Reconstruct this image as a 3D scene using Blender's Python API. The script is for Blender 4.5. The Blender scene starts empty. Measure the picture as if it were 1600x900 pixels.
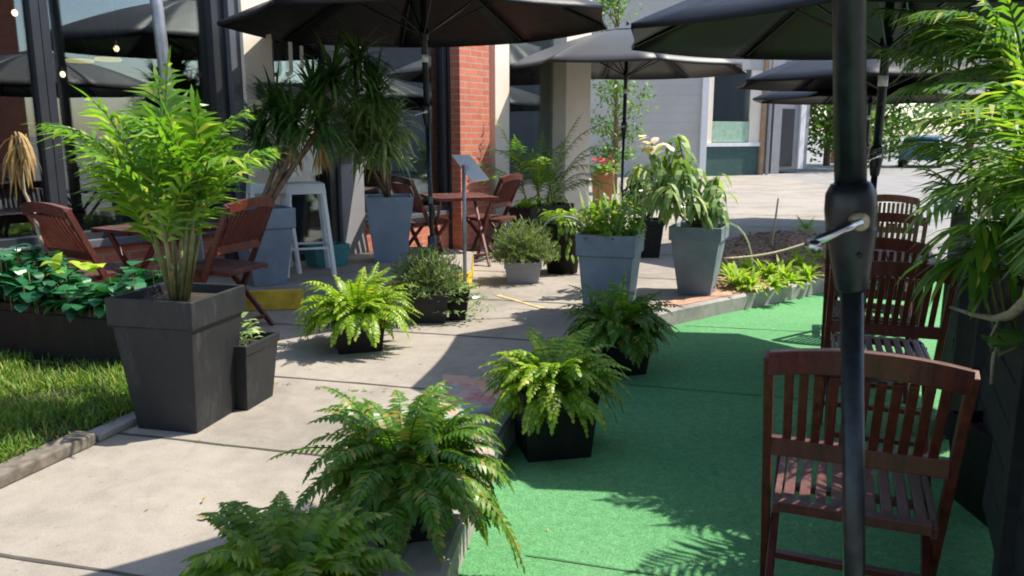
import bpy, math, random
import numpy as np
from mathutils import Vector, Matrix
R = math.radians
sc = bpy.context.scene
COL = sc.collection
random.seed(7)

# ------------------------------------------------------------------ camera, sky, sun, exposure
CAM_H = 1.48; PITCH = R(10.9); FPX = 1250.0
cam_d = bpy.data.cameras.new('camera'); cam = bpy.data.objects.new('camera', cam_d); COL.objects.link(cam)
cam.location = (0, 0, CAM_H); cam.rotation_euler = (R(90) - PITCH, 0, 0)
cam_d.sensor_width = 36; cam_d.lens = 36 * FPX / 1600; cam_d.clip_end = 2000; cam_d.clip_start = .05
cam_d.dof.use_dof = True; cam_d.dof.focus_distance = 4.2; cam_d.dof.aperture_fstop = 9.0
sc.camera = cam
SUN_AZ = math.atan2(.20, .98)          # direction towards the sun, measured from +x
SUN_EL = R(58)
w = bpy.data.worlds.new('World'); sc.world = w; w.use_nodes = True
nt = w.node_tree; bg = nt.nodes['Background']
sky = nt.nodes.new('ShaderNodeTexSky'); sky.sky_type = 'NISHITA'; sky.sun_disc = False
sky.sun_elevation = SUN_EL; sky.sun_rotation = R(90) - SUN_AZ
nt.links.new(sky.outputs[0], bg.inputs[0]); bg.inputs[1].default_value = .15
sd = bpy.data.lights.new('sun', 'SUN'); sun = bpy.data.objects.new('sun', sd); COL.objects.link(sun)
sd.energy = 4.3; sd.angle = R(.53); sd.color = (1, .935, .83)
sv = Vector((math.cos(SUN_AZ) * math.cos(SUN_EL), math.sin(SUN_AZ) * math.cos(SUN_EL), math.sin(SUN_EL)))
sun.rotation_euler = sv.to_track_quat('Z', 'Y').to_euler(); sun.location = (8, 3, 12)
sc.view_settings.view_transform = 'Standard'; sc.view_settings.look = 'None'
sc.view_settings.exposure = 1.0; sc.view_settings.gamma = 1; sc.view_settings.use_curve_mapping = False
sc.render.engine = 'CYCLES'
sc.cycles.max_bounces = 7; sc.cycles.transparent_max_bounces = 12
sc.cycles.filter_width = 1.9

# ------------------------------------------------------------------ pixel (1600x900 photo) -> world
def ray(u, v):
    x = (u - 800) / FPX; y = -(v - 450) / FPX
    return Vector((x, math.cos(PITCH) + y * math.sin(PITCH), -math.sin(PITCH) + y * math.cos(PITCH)))
def G(u, v, z=0.0):
    d = ray(u, v); t = (z - CAM_H) / d.z
    return Vector((d.x * t, d.y * t, z))
def A(u, v, y):
    d = ray(u, v); t = y / d.y
    return Vector((d.x * t, y, CAM_H + d.z * t))
S = .13                                  # pavement level above the carpet

# ------------------------------------------------------------------ materials
def new_mat(name):
    m = bpy.data.materials.new(name); m.use_nodes = True
    return m, m.node_tree, m.node_tree.nodes['Principled BSDF']
def coords(n, scale=(1, 1, 1), kind='Object', rot=(0, 0, 0)):
    tc = n.nodes.new('ShaderNodeTexCoord'); mp = n.nodes.new('ShaderNodeMapping')
    mp.inputs['Scale'].default_value = scale; mp.inputs['Rotation'].default_value = rot
    n.links.new(tc.outputs[kind], mp.inputs[0]); return mp.outputs[0]
def noise(n, vec, scale, detail=4, rough=.55):
    t = n.nodes.new('ShaderNodeTexNoise'); t.inputs['Scale'].default_value = scale
    t.inputs['Detail'].default_value = detail; t.inputs['Roughness'].default_value = rough
    n.links.new(vec, t.inputs['Vector']); return t.outputs['Fac']
def ramp(n, fac, stops):
    r = n.nodes.new('ShaderNodeValToRGB'); e = r.color_ramp.elements
    while len(e) < len(stops): e.new(.5)
    for i, (p, c) in enumerate(stops):
        e[i].position = p; e[i].color = (*c, 1) if len(c) == 3 else c
    n.links.new(fac, r.inputs[0]); return r.outputs[0]
def mix(n, fac, a, b, mode='MIX'):
    m = n.nodes.new('ShaderNodeMix'); m.data_type = 'RGBA'; m.blend_type = mode
    for s, v in ((0, fac), (6, a), (7, b)):
        if isinstance(v, (int, float)): m.inputs[s].default_value = v
        elif isinstance(v, tuple): m.inputs[s].default_value = (*v, 1)
        else: n.links.new(v, m.inputs[s])
    return m.outputs[2]
def bump(n, h, bs, strength=.3, dist=.01):
    b = n.nodes.new('ShaderNodeBump'); b.inputs['Strength'].default_value = strength; b.inputs['Distance'].default_value = dist
    n.links.new(h, b.inputs['Height']); n.links.new(b.outputs[0], bs.inputs['Normal'])
def simple(name, c, rough=.6, metal=0, var=.18, scale=6, bmp=.08, spec=.5):
    m, n, b = new_mat(name)
    v = coords(n); f = noise(n, v, scale, 6)
    lo = tuple(x * (1 - var) for x in c); hi = tuple(min(1, x * (1 + var)) for x in c)
    n.links.new(ramp(n, f, [(.3, lo), (.7, hi)]), b.inputs['Base Color'])
    b.inputs['Roughness'].default_value = rough; b.inputs['Metallic'].default_value = metal
    b.inputs['Specular IOR Level'].default_value = spec
    if bmp: bump(n, noise(n, v, scale * 12, 3), b, bmp, .004)
    return m

def concrete(name, base, warm=(1, .95, .88), s=1.0):
    m, n, b = new_mat(name); v = coords(n)
    f1 = noise(n, v, 1.3 * s, 8, .62); f2 = noise(n, v, 9 * s, 5, .6); f3 = noise(n, v, 140, 2)
    c = tuple(base * k for k in warm)
    col = ramp(n, f1, [(.3, tuple(x * .66 for x in c)), (.5, c), (.75, tuple(x * 1.16 for x in c))])
    col = mix(n, .55, col, ramp(n, f2, [(.3, (.72, .70, .68)), (.6, (1, 1, 1))]), 'MULTIPLY')
    col = mix(n, .5, col, ramp(n, f3, [(.35, (.72, .71, .7)), (.6, (1.0, 1.0, 1.0))]), 'MULTIPLY')
    vo = n.nodes.new('ShaderNodeTexVoronoi'); vo.feature = 'DISTANCE_TO_EDGE'; vo.inputs['Scale'].default_value = .55
    nv = n.nodes.new('ShaderNodeTexNoise'); nv.inputs['Scale'].default_value = 3; n.links.new(v, nv.inputs['Vector'])
    ad = n.nodes.new('ShaderNodeMix'); ad.data_type = 'VECTOR'; ad.inputs[0].default_value = .16
    n.links.new(v, ad.inputs[4]); n.links.new(nv.outputs['Color'], ad.inputs[5]); n.links.new(ad.outputs[1], vo.inputs['Vector'])
    ck = ramp(n, vo.outputs[0], [(0, (.45, .42, .4)), (.006, (1, 1, 1))])
    col = mix(n, .12, col, ck, 'MULTIPLY')
    sp = noise(n, v, 38, 2, .4)
    col = mix(n, ramp(n, sp, [(.68, (0, 0, 0)), (.74, (.5, .5, .5))]), col, tuple(x * .45 for x in c))
    n.links.new(col, b.inputs['Base Color']); b.inputs['Roughness'].default_value = .88
    bump(n, f3, b, .35, .004); return m

M = {}
M['concrete'] = concrete('pavement_concrete', .30, (1, .89, .745))
M['kerb'] = concrete('kerb_concrete', .33, (1, .94, .86), 2)
M['road'] = concrete('road_asphalt', .24, (1, .98, .95))
M['asphalt'] = simple('asphalt', (.055, .055, .058), .9, var=.35, scale=3, bmp=.3)
M['joint'] = simple('joint_dirt', (.07, .06, .05), .95, scale=20)
M['ypaint'] = simple('yellow_paint', (.62, .40, .035), .55, var=.4, scale=9)
M['yline'] = simple('worn_yellow_line', (.48, .37, .16), .8, var=.35, scale=14)
M['black'] = simple('black_plastic', (.006, .006, .006), .5, var=.35, scale=5, bmp=.06, spec=.3)
M['char'] = simple('charcoal_resin', (.0135, .015, .016), .5, var=.2, scale=4, bmp=.12, spec=.45)
M['greypot'] = simple('grey_resin', (.18, .215, .26), .5, var=.22, scale=5, bmp=.12, spec=.4)
M['bluepot'] = simple('blue_grey_resin', (.21, .27, .34), .55, var=.15, scale=5, bmp=.1)
for k_, dust in (('black', (.05, .045, .04)), ('char', (.085, .08, .072)), ('greypot', (.30, .29, .27)), ('bluepot', (.34, .36, .37))):
    n = M[k_].node_tree; b = n.nodes['Principled BSDF']; src = b.inputs['Base Color'].links[0].from_socket; v = coords(n)
    f = noise(n, coords(n, (1, 1, .35)), 9, 8, .75); g = noise(n, v, 60, 3, .6)
    fac = ramp(n, f, [(.56, (0, 0, 0)), (.74, (.55, .55, .55))]); c2 = mix(n, fac, src, dust); c3 = mix(n, ramp(n, g, [(.70, (0, 0, 0)), (.73, (.6, .6, .6))]), c2, dust)
    n.links.new(c3, b.inputs['Base Color']); n.links.new(ramp(n, f, [(.3, (.38, .38, .38)), (.7, (.75, .75, .75))]), b.inputs['Roughness'])
M['soil'] = simple('soil', (.035, .024, .016), .95, var=.5, scale=40, bmp=.6)
M['mulch'] = simple('mulch', (.27, .17, .105), .95, var=.75, scale=28, bmp=1)
M['frame'] = simple('dark_frame', (.024, .026, .03), .38, var=.15)
M['framegrey'] = simple('grey_frame', (.10, .105, .12), .4, var=.15)  # lighter grey than the dark frame
M['cream'] = simple('cream_render', (.74, .65, .53), .85, var=.08, scale=2, bmp=.25)
M['greyrender'] = simple('grey_render', (.27, .27, .28), .85, var=.1, scale=2, bmp=.2)
M['white'] = simple('white_paint', (.72, .72, .70), .4, var=.06)
M['galv'] = simple('galvanised_steel', (.30, .31, .32), .45, .7, var=.18, scale=14)
M['pole'] = simple('powder_coated_pole', (.012, .016, .019), .36, .2, var=.6, scale=40, spec=.5)
M['chrome'] = simple('brushed_steel', (.5, .5, .5), .25, 1, var=.1)
M['brass'] = simple('pale_knob', (.45, .38, .24), .35, .3, var=.1)
M['rope'] = simple('jute_rope', (.42, .36, .25), .9, var=.3, scale=60, bmp=.6)
M['hose'] = simple('black_hose', (.012, .011, .01), .6)
M['fence'] = simple('charcoal_fence_wood', (.022, .023, .025), .75, var=.45, scale=9, bmp=.4)
M['timber'] = simple('weathered_timber', (.14, .12, .095), .9, var=.45, scale=22, bmp=.6)
M['green'] = simple('dark_green_paint', (.035, .085, .075), .6, var=.15)
M['tan'] = simple('tan_paint', (.34, .22, .13), .7)
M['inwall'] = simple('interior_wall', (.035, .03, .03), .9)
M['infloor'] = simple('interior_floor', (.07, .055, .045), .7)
M['inwood'] = simple('interior_wood', (.22, .13, .06), .6)
M['teal'] = simple('teal_plastic', (.05, .22, .22), .5)
M['roof'] = simple('roofing', (.08, .08, .08), .9)
M['tyre'] = simple('tyre', (.015, .015, .015), .8)
M['carblue'] = simple('blue_car_paint', (.06, .12, .22), .25, .2, var=.03, bmp=0)
M['carwhite'] = simple('white_car_paint', (.62, .63, .64), .25, 0, var=.03, bmp=0)
M['carglass'] = simple('car_glass', (.02, .025, .03), .08, bmp=0)

m, n, b = new_mat('fabric_canopy'); v = coords(n)
n.links.new(ramp(n, noise(n, v, 3, 5), [(.3, (.0055, .0055, .006)), (.7, (.009, .009, .0095))]), b.inputs['Base Color'])
b.inputs['Roughness'].default_value = .5; b.inputs['Specular IOR Level'].default_value = .3
bump(n, noise(n, v, 9, 3), b, .3, .02); M['canopy'] = m

m, n, b = new_mat('green_carpet'); v = coords(n)
f1 = noise(n, v, 1.1, 6, .6); f2 = noise(n, v, 130, 3, .7); f3 = noise(n, v, 26, 4, .65)
col = ramp(n, f1, [(.3, (.12, .345, .14)), (.7, (.165, .41, .185))])
col = mix(n, .8, col, ramp(n, f2, [(.32, (.45, .5, .45)), (.62, (1.1, 1.08, 1.1))]), 'MULTIPLY')
col = mix(n, .7, col, ramp(n, f3, [(.35, (.72, .76, .72)), (.6, (1, 1, 1))]), 'MULTIPLY')
f4 = noise(n, v, 2.3, 5, .7)
col = mix(n, ramp(n, f4, [(.56, (0, 0, 0)), (.72, (.5, .5, .5))]), col, (.17, .27, .13))
wv = n.nodes.new('ShaderNodeTexWave'); wv.inputs['Scale'].default_value = .9; wv.inputs['Distortion'].default_value = 1.4; n.links.new(coords(n, rot=(0, 0, R(20))), wv.inputs['Vector'])
n.links.new(col, b.inputs['Base Color']); b.inputs['Roughness'].default_value = .95; b.inputs['Specular IOR Level'].default_value = .15
b2 = n.nodes.new('ShaderNodeBump'); b2.inputs['Strength'].default_value = .25; b2.inputs['Distance'].default_value = .03; n.links.new(noise(n, v, 1.6, 3), b2.inputs['Height'])
bump(n, f2, b, .9, .01); n.links.new(b2.outputs[0], n.nodes['Bump'].inputs['Normal']) if n.nodes['Bump'] != b2 else n.links.new(b2.outputs[0], b.inputs['Normal'].links[0].from_node.inputs['Normal']); M['carpet'] = m

m, n, b = new_mat('red_brown_wood'); v = coords(n, (1, 1, 1))
f = noise(n, coords(n, (30, 30, 4)), 1.5, 6, .6); f2 = noise(n, v, 7, 4)
col = ramp(n, f, [(.3, (.052, .009, .007)), (.7, (.125, .024, .016))])
geo = n.nodes.new('ShaderNodeNewGeometry'); sx = n.nodes.new('ShaderNodeSeparateXYZ'); n.links.new(geo.outputs['Normal'], sx.inputs[0])
mm = n.nodes.new('ShaderNodeMath'); mm.operation = 'MULTIPLY'; n.links.new(ramp(n, sx.outputs[2], [(.75, (0, 0, 0)), (.97, (.6, .6, .6))]), mm.inputs[0]); n.links.new(ramp(n, f2, [(.3, (.3, .3, .3)), (.65, (1, 1, 1))]), mm.inputs[1])
col = mix(n, mm.outputs[0], col, (.16, .095, .085))      # dust lying on the upward faces
oi = n.nodes.new('ShaderNodeObjectInfo'); col = mix(n, 1.0, col, ramp(n, oi.outputs['Random'], [(0, (.72, .75, .78)), (1, (1.3, 1.22, 1.15))]), 'MULTIPLY')
fg = noise(n, coords(n, (60, 60, 60)), 1.2, 4, .7); col = mix(n, .5, col, ramp(n, fg, [(.35, (.55, .52, .5)), (.6, (1.1, 1.1, 1.1))]), 'MULTIPLY')
n.links.new(col, b.inputs['Base Color']); n.links.new(ramp(n, f2, [(.3, (.24, .24, .24)), (.7, (.5, .5, .5))]), b.inputs['Roughness'])
bump(n, f, b, .3, .004); M['wood'] = m

m, n, b = new_mat('orange_brick'); v = coords(n, rot=(R(-90), 0, 0))
tc = n.nodes.new('ShaderNodeTexCoord'); s_ = n.nodes.new('ShaderNodeSeparateXYZ'); c_ = n.nodes.new('ShaderNodeCombineXYZ')
n.links.new(tc.outputs['Object'], s_.inputs[0])
ad = n.nodes.new('ShaderNodeMath'); ad.operation = 'ADD'; n.links.new(s_.outputs[0], ad.inputs[0]); n.links.new(s_.outputs[1], ad.inputs[1])
n.links.new(ad.outputs[0], c_.inputs[0]); n.links.new(s_.outputs[2], c_.inputs[1])
bt = n.nodes.new('ShaderNodeTexBrick'); bt.inputs['Scale'].default_value = 1
bt.inputs['Brick Width'].default_value = .21; bt.inputs['Row Height'].default_value = .072; bt.inputs['Mortar Size'].default_value = .007
bt.inputs['Color1'].default_value = (.60, .175, .095, 1); bt.inputs['Color2'].default_value = (.48, .13, .075, 1); bt.inputs['Mortar'].default_value = (.42, .30, .23, 1)
n.links.new(c_.outputs[0], bt.inputs['Vector'])
col = mix(n, .4, bt.outputs['Color'], ramp(n, noise(n, c_.outputs[0], 11, 4), [(.3, (.6, .6, .6)), (.7, (1.1, 1.1, 1.1))]), 'MULTIPLY')
n.links.new(col, b.inputs['Base Color']); b.inputs['Roughness'].default_value = .85
iv = n.nodes.new('ShaderNodeMath'); iv.operation = 'SUBTRACT'; iv.inputs[0].default_value = 1; n.links.new(bt.outputs['Fac'], iv.inputs[1])
bump(n, iv.outputs[0], b, .6, .008); M['brick'] = m

m, n, b = new_mat('grey_siding'); v = coords(n)
wv = n.nodes.new('ShaderNodeTexWave'); wv.wave_type = 'BANDS'; wv.bands_direction = 'Z'; wv.wave_profile = 'SAW'; wv.inputs['Scale'].default_value = 1.1
n.links.new(v, wv.inputs['Vector'])
col = ramp(n, noise(n, v, 1, 4), [(.3, (.38, .37, .35)), (.7, (.44, .43, .41))])
n.links.new(col, b.inputs['Base Color']); b.inputs['Roughness'].default_value = .7; bump(n, wv.outputs['Fac'], b, .8, .03); M['siding'] = m

m = bpy.data.materials.new('window_glass'); m.use_nodes = True; n = m.node_tree; n.nodes.remove(n.nodes['Principled BSDF'])
tr = n.nodes.new('ShaderNodeBsdfTransparent'); tr.inputs[0].default_value = (.75, .8, .8, 1)
gl = n.nodes.new('ShaderNodeBsdfGlossy'); gl.inputs['Roughness'].default_value = .012; gl.inputs[0].default_value = (.95, 1, 1, 1)
fr = n.nodes.new('ShaderNodeFresnel'); fr.inputs[0].default_value = 1.75
ml = n.nodes.new('ShaderNodeMath'); ml.operation = 'MULTIPLY_ADD'; ml.inputs[1].default_value = .85; ml.inputs[2].default_value = .04; ml.use_clamp = True
n.links.new(fr.outputs[0], ml.inputs[0])
mx = n.nodes.new('ShaderNodeMixShader'); n.links.new(ml.outputs[0], mx.inputs[0]); n.links.new(tr.outputs[0], mx.inputs[1]); n.links.new(gl.outputs[0], mx.inputs[2])
n.links.new(mx.outputs[0], n.nodes['Material Output'].inputs[0]); M['glass'] = m

def emis(name, c, s):
    m, n, b = new_mat(name); b.inputs['Emission Color'].default_value = (*c, 1); b.inputs['Emission Strength'].default_value = s
    b.inputs['Base Color'].default_value = (*c, 1); return m
M['bulb'] = emis('lit_bulb', (1, .72, .42), 2.2); M['ringlit'] = emis('lit_ring', (.8, .62, .08), .35)

def leafmat(name, lo, hi, trans=.35, rough=.4, yellow=None):
    m, n, b = new_mat(name)
    g = n.nodes.new('ShaderNodeNewGeometry')
    st = [(0, lo), (.8, hi)]
    if yellow: st.append((.97, yellow))
    col = ramp(n, g.outputs['Random Per Island'], st)
    big = noise(n, coords(n), 7, 2)
    col = mix(n, .55, col, ramp(n, big, [(.35, (.5, .55, .5)), (.65, (1.25, 1.2, 1.1))]), 'MULTIPLY')
    n.links.new(col, b.inputs['Base Color']); b.inputs['Roughness'].default_value = rough; b.inputs['Specular IOR Level'].default_value = .45
    t = n.nodes.new('ShaderNodeBsdfTranslucent'); n.links.new(mix(n, 1.0, col, (1.7, 1.9, .6), 'MULTIPLY'), t.inputs[0])
    x = n.nodes.new('ShaderNodeMixShader'); x.inputs[0].default_value = trans
    n.links.new(b.outputs[0], x.inputs[1]); n.links.new(t.outputs[0], x.inputs[2]); n.links.new(x.outputs[0], n.nodes['Material Output'].inputs[0])
    return m
M['fern'] = leafmat('fern_green', (.028, .11, .022), (.06, .20, .03), .3)
M['fernlime'] = leafmat('fern_lime', (.12, .23, .014), (.28, .42, .03), .38, yellow=(.46, .44, .09))
M['fernmid'] = leafmat('fern_mid', (.10, .21, .018), (.24, .36, .035), .42, yellow=(.45, .40, .10))
M['ferndeep'] = leafmat('fern_deep', (.055, .15, .012), (.13, .26, .022), .38, yellow=(.34, .27, .07))
M['palm'] = leafmat('palm_green', (.05, .14, .02), (.14, .28, .03), .38, .35, (.38, .42, .06))
M['palmr'] = leafmat('palm_green_deep', (.06, .15, .02), (.16, .29, .04), .38, .32, (.42, .44, .12))
M['palmlime'] = leafmat('palm_lime', (.07, .17, .015), (.17, .32, .03), .4, .35, (.38, .43, .08))
M['bluepalm'] = leafmat('fan_palm_green', (.10, .20, .08), (.22, .34, .15), .35, .35)
M['dark'] = leafmat('strap_leaf_green', (.03, .08, .02), (.08, .17, .035), .22, .3, (.12, .18, .05))
M['strap'] = leafmat('arching_leaf_green', (.13, .22, .07), (.30, .40, .16), .25, .28, (.5, .55, .34))
M['broad'] = leafmat('broad_leaf_green', (.012, .085, .035), (.03, .16, .06), .2, .35, (.05, .2, .05))
M['lime'] = leafmat('lime_leaf', (.22, .36, .02), (.38, .50, .04), .35, .5)
M['sage'] = leafmat('sage_leaf', (.10, .15, .055), (.19, .25, .10), .25, .6)
M['treeleaf'] = leafmat('tree_leaf', (.05, .12, .025), (.14, .25, .05), .35, .5)
M['varieg'] = leafmat('variegated_leaf', (.12, .22, .07), (.34, .42, .2), .3, .5)
M['grass'] = leafmat('grass_blade', (.05, .12, .012), (.16, .27, .03), .35, .6, (.36, .32, .10))
M['red'] = leafmat('red_petal', (.45, .02, .03), (.6, .05, .10), .2, .6)
M['pink'] = leafmat('pale_petal', (.7, .55, .5), (.8, .75, .62), .3, .6)
M['dry'] = leafmat('dry_leaf', (.25, .14, .05), (.42, .28, .10), .2, .7)
M['cane'] = simple('palm_cane', (.17, .17, .055), .6, var=.5, scale=14)
M['bark'] = simple('bark', (.20, .125, .07), .9, var=.45, scale=20, bmp=.8)

# ------------------------------------------------------------------ mesh builder
class MB:
    def __init__(s): s.v = []; s.f = []
    def add(s, vs, fs):
        o = len(s.v); s.v += [tuple(p) for p in vs]; s.f += [tuple(i + o for i in f) for f in fs]; return s
    def box(s, x0, x1, y0, y1, z0, z1):
        return s.add([(x0,y0,z0),(x1,y0,z0),(x1,y1,z0),(x0,y1,z0),(x0,y0,z1),(x1,y0,z1),(x1,y1,z1),(x0,y1,z1)],
                     [(3,2,1,0),(4,5,6,7),(0,1,5,4),(1,2,6,5),(2,3,7,6),(3,0,4,7)])
    def bar(s, p, q, w, h, side=(1, 0, 0)):
        p = Vector(p); q = Vector(q); d = (q - p).normalized(); a = Vector(side); a = (a - d * a.dot(d)).normalized(); c = d.cross(a)
        vs = [P + a * (i * w / 2) + c * (j * h / 2) for P in (p, q) for i, j in ((-1,-1),(1,-1),(1,1),(-1,1))]
        return s.add(vs, [(3,2,1,0),(4,5,6,7),(0,1,5,4),(1,2,6,5),(2,3,7,6),(3,0,4,7)])
    def loft(s, rings, cap=True):
        n = len(rings[0]); vs = [p for r in rings for p in r]; fs = []
        for k in range(len(rings) - 1):
            for i in range(n):
                j = (i + 1) % n; fs.append((k*n+i, k*n+j, (k+1)*n+j, (k+1)*n+i))
        if cap: fs.append(tuple(range(n - 1, -1, -1))); fs.append(tuple((len(rings)-1)*n + i for i in range(n)))
        return s.add(vs, fs)
    def tube(s, pts, rad, n=8, cap=True):
        pts = [Vector(p) for p in pts]; rad = rad if isinstance(rad, (list, tuple)) else [rad] * len(pts)
        rings = []; a = None
        for i, p in enumerate(pts):
            d = (pts[min(i+1, len(pts)-1)] - pts[max(i-1, 0)]).normalized()
            if a is None: a = d.orthogonal().normalized()
            else: a = (a - d * a.dot(d)).normalized()
            b = d.cross(a)
            rings.append([p + (a * math.cos(2*math.pi*k/n) + b * math.sin(2*math.pi*k/n)) * rad[i] for k in range(n)])
        return s.loft(rings, cap)
    def lathe(s, prof, n=20, c=(0, 0)):
        return s.loft([[(c[0] + r * math.cos(2*math.pi*k/n), c[1] + r * math.sin(2*math.pi*k/n), z) for k in range(n)] for r, z in prof])
    def sq(s, prof, c=(0, 0)):            # square section stacked in z: (half side, z)
        return s.loft([[(c[0]+a, c[1]+b_, z) for a, b_ in ((-h,-h),(h,-h),(h,h),(-h,h))] for h, z in prof])
    def leaf(s, base, d, length, width, droop=.3, seg=3, up=(0, 0, 1), fold=.0, prof=None, roll=None):
        base = Vector(base); d = Vector(d).normalized(); up = Vector(up)
        side = d.cross(up)
        if side.length < 1e-3: side = Vector((1, 0, 0))
        side.normalize()
        if roll is not None: side = (side * math.cos(roll) + side.cross(d) * math.sin(roll)).normalized()
        vs = []; p = base.copy(); cur = d.copy(); nn = len(s.v)
        for i in range(seg + 1):
            t = i / seg
            ww = width * (prof[i] if prof else (math.sin(math.pi * min(1, .12 + t * .88)) ** .7))
            if i == seg: vs.append(p.copy())
            else: vs += [p - side * ww / 2, p + side * ww / 2]
            cur = (cur + Vector((0, 0, -droop / seg * (1 + t)))).normalized(); p = p + cur * (length / seg)
        fs = [(2*i, 2*i+1, 2*i+3, 2*i+2) for i in range(seg - 1)] + [(2*seg-2, 2*seg-1, 2*seg)]
        return s.add(vs, fs)
    def build(s, name, mat, parent=None, smooth=False, bevel=0, loc=None, solid=0):
        me = bpy.data.meshes.new(name); me.from_pydata(s.v, [], s.f); me.materials.append(mat); me.update()
        if smooth: me.polygons.foreach_set('use_smooth', [True] * len(me.polygons))
        o = bpy.data.objects.new(name, me); COL.objects.link(o)
        if parent: o.parent = parent
        if loc: o.location = loc
        if solid:
            k = o.modifiers.new('thickness', 'SOLIDIFY'); k.thickness = solid; k.offset = 0
        if bevel:
            k = o.modifiers.new('bevel', 'BEVEL'); k.width = bevel; k.segments = 2; k.limit_method = 'ANGLE'
        return o
def tag(o, label=None, cat=None, group=None, kind=None):
    for k, v in (('label', label), ('category', cat), ('group', group), ('kind', kind)):
        if v: o[k] = v
    return o
def thing(name, label, cat, loc=(0, 0, 0), rz=0, group=None, tilt=None):
    o = bpy.data.objects.new(name, None); COL.objects.link(o); o.location = loc; o.rotation_euler = (*(tilt or (0, 0)), rz)
    o.empty_display_size = .1; return tag(o, label, cat, group)
def dup(root, loc, rz, label, tilt=(0, 0)):
    r = root.copy(); COL.objects.link(r); r.location = loc; r.rotation_euler = (*tilt, rz); r['label'] = label
    for ch in list(root.children):
        c = ch.copy(); COL.objects.link(c); c.parent = r
        for g in ch.children:
            e = g.copy(); COL.objects.link(e); e.parent = c
    return r
def poly(name, pts, z0, z1, mat, kind='structure'):
    n = len(pts); b = MB(); b.add([(p[0], p[1], z0) for p in pts] + [(p[0], p[1], z1) for p in pts],
        [tuple(range(n - 1, -1, -1)), tuple(range(n, 2*n))] + [(i, (i+1) % n, n + (i+1) % n, n + i) for i in range(n)])
    return tag(b.build(name, mat), kind=kind)
rnd = random.uniform

# ------------------------------------------------------------------ the ground
poly('ground', [(-400, -400), (500, -400), (500, 600), (-400, 600)], -.12, -.04, M['road'])
# kerb line (street side), runs from behind the camera, then turns right round the bulb
KL = [(-.95, -3.0), (-.42, .6), (-.22, 2.2), (-.12, 3.0), (.0, 3.7), (.33, 4.5), (.66, 5.25), (1.0, 5.85), (1.30, 6.14), (1.77, 6.52), (2.95, 7.42), (3.9, 8.2), (4.4, 8.9), (4.75, 10.2), (8.5, 18.0)]
poly('carpet', [(x - .02, y) for x, y in KL[:12]] + [(3.95, 8.6), (5.2, 8.6), (3.4, 5.2), (1.4, 1.2), (.2, -1.6), (-.2, -3)], -.03, .004, M['carpet'])
kk = MB(); W = .15; L2 = []
for i, (x, y) in enumerate(KL):
    a = Vector(KL[max(i-1, 0)]); b_ = Vector(KL[min(i+1, len(KL)-1)]); d = (b_ - a).normalized(); L2.append((x - d.y * W, y + d.x * W))
fs = []; vs = []
for i in range(len(KL)):
    vs += [(*KL[i], -.03), (KL[i][0], KL[i][1], S - .012), (KL[i][0] - (KL[i][0]-L2[i][0]) * .12, KL[i][1] - (KL[i][1]-L2[i][1]) * .12, S + .004), (*L2[i], S + .004), (*L2[i], -.03)]
for i in range(len(KL) - 1):
    for k in range(4): fs.append((5*i+k, 5*(i+1)+k, 5*(i+1)+k+1, 5*i+k+1))
kk.add(vs, fs); tag(kk.build('kerb', M['kerb']), kind='structure')
# pavement: everything on the building side of the kerb, as one slab (joints are cut strips)
poly('pavement', [(x + .003, y) for x, y in L2] + [(9.0, 60), (-30, 60), (-30, -3)], -.05, S, M['concrete'])
def strip(name, p, q, wd, mat, z=S + .004, kind='structure', wob=.004, th=.003):
    b = MB(); p = Vector(p[:2]); q = Vector(q[:2]); d = (q - p); N = max(2, int(d.length / .12)); nrm = Vector((-d.y, d.x)).normalized(); vs = []; fs = []
    for i in range(N + 1):
        c = p + d * i / N + nrm * rnd(-wob, wob); w2 = wd * rnd(.6, 1.1) / 2
        vs += [(*(c - nrm * w2), z), (*(c + nrm * w2), z)]
    fs = [(2*i, 2*i+2, 2*i+3, 2*i+1) for i in range(N)]
    b.add(vs, fs); o = b.build(name, mat); tag(o, kind=kind); return o
JD = Vector((.967, -.25))
def kx(y):
    for i in range(len(KL) - 1):
        if KL[i][1] <= y <= KL[i+1][1]: return KL[i][0] + (KL[i+1][0]-KL[i][0]) * (y - KL[i][1]) / (KL[i+1][1]-KL[i][1])
    return 9
for k, (jx, jy) in enumerate([(-1.5, 1.45), (-1.5, 2.355), (-1.15, 3.31), (-.64, 4.175), (-.2, 5.25), (.2, 6.4), (.5, 7.7), (1.0, 9.2), (1.5, 11)]):
    p = Vector((jx, jy)); a = p - JD * (.9 if k < 3 else 3.0 if k < 5 else 1.5); q = p.copy()
    while q.x < kx(min(max(q.y, .7), 17)) - .19 and q.x < 6: q = q + JD * .03
    strip('pavement_joint', a, q, .018, M['joint'], S + .003)
strip('pavement_line', G(778, 462, S), G(862, 486, S), .05, M['yline'], S + .005)
strip('pavement_joint', G(1010, 500, S) + Vector((-.25, .1, 0)), G(700, 700, S) + Vector((-.1, .3, 0)), .014, M['joint'], S + .003)

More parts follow.
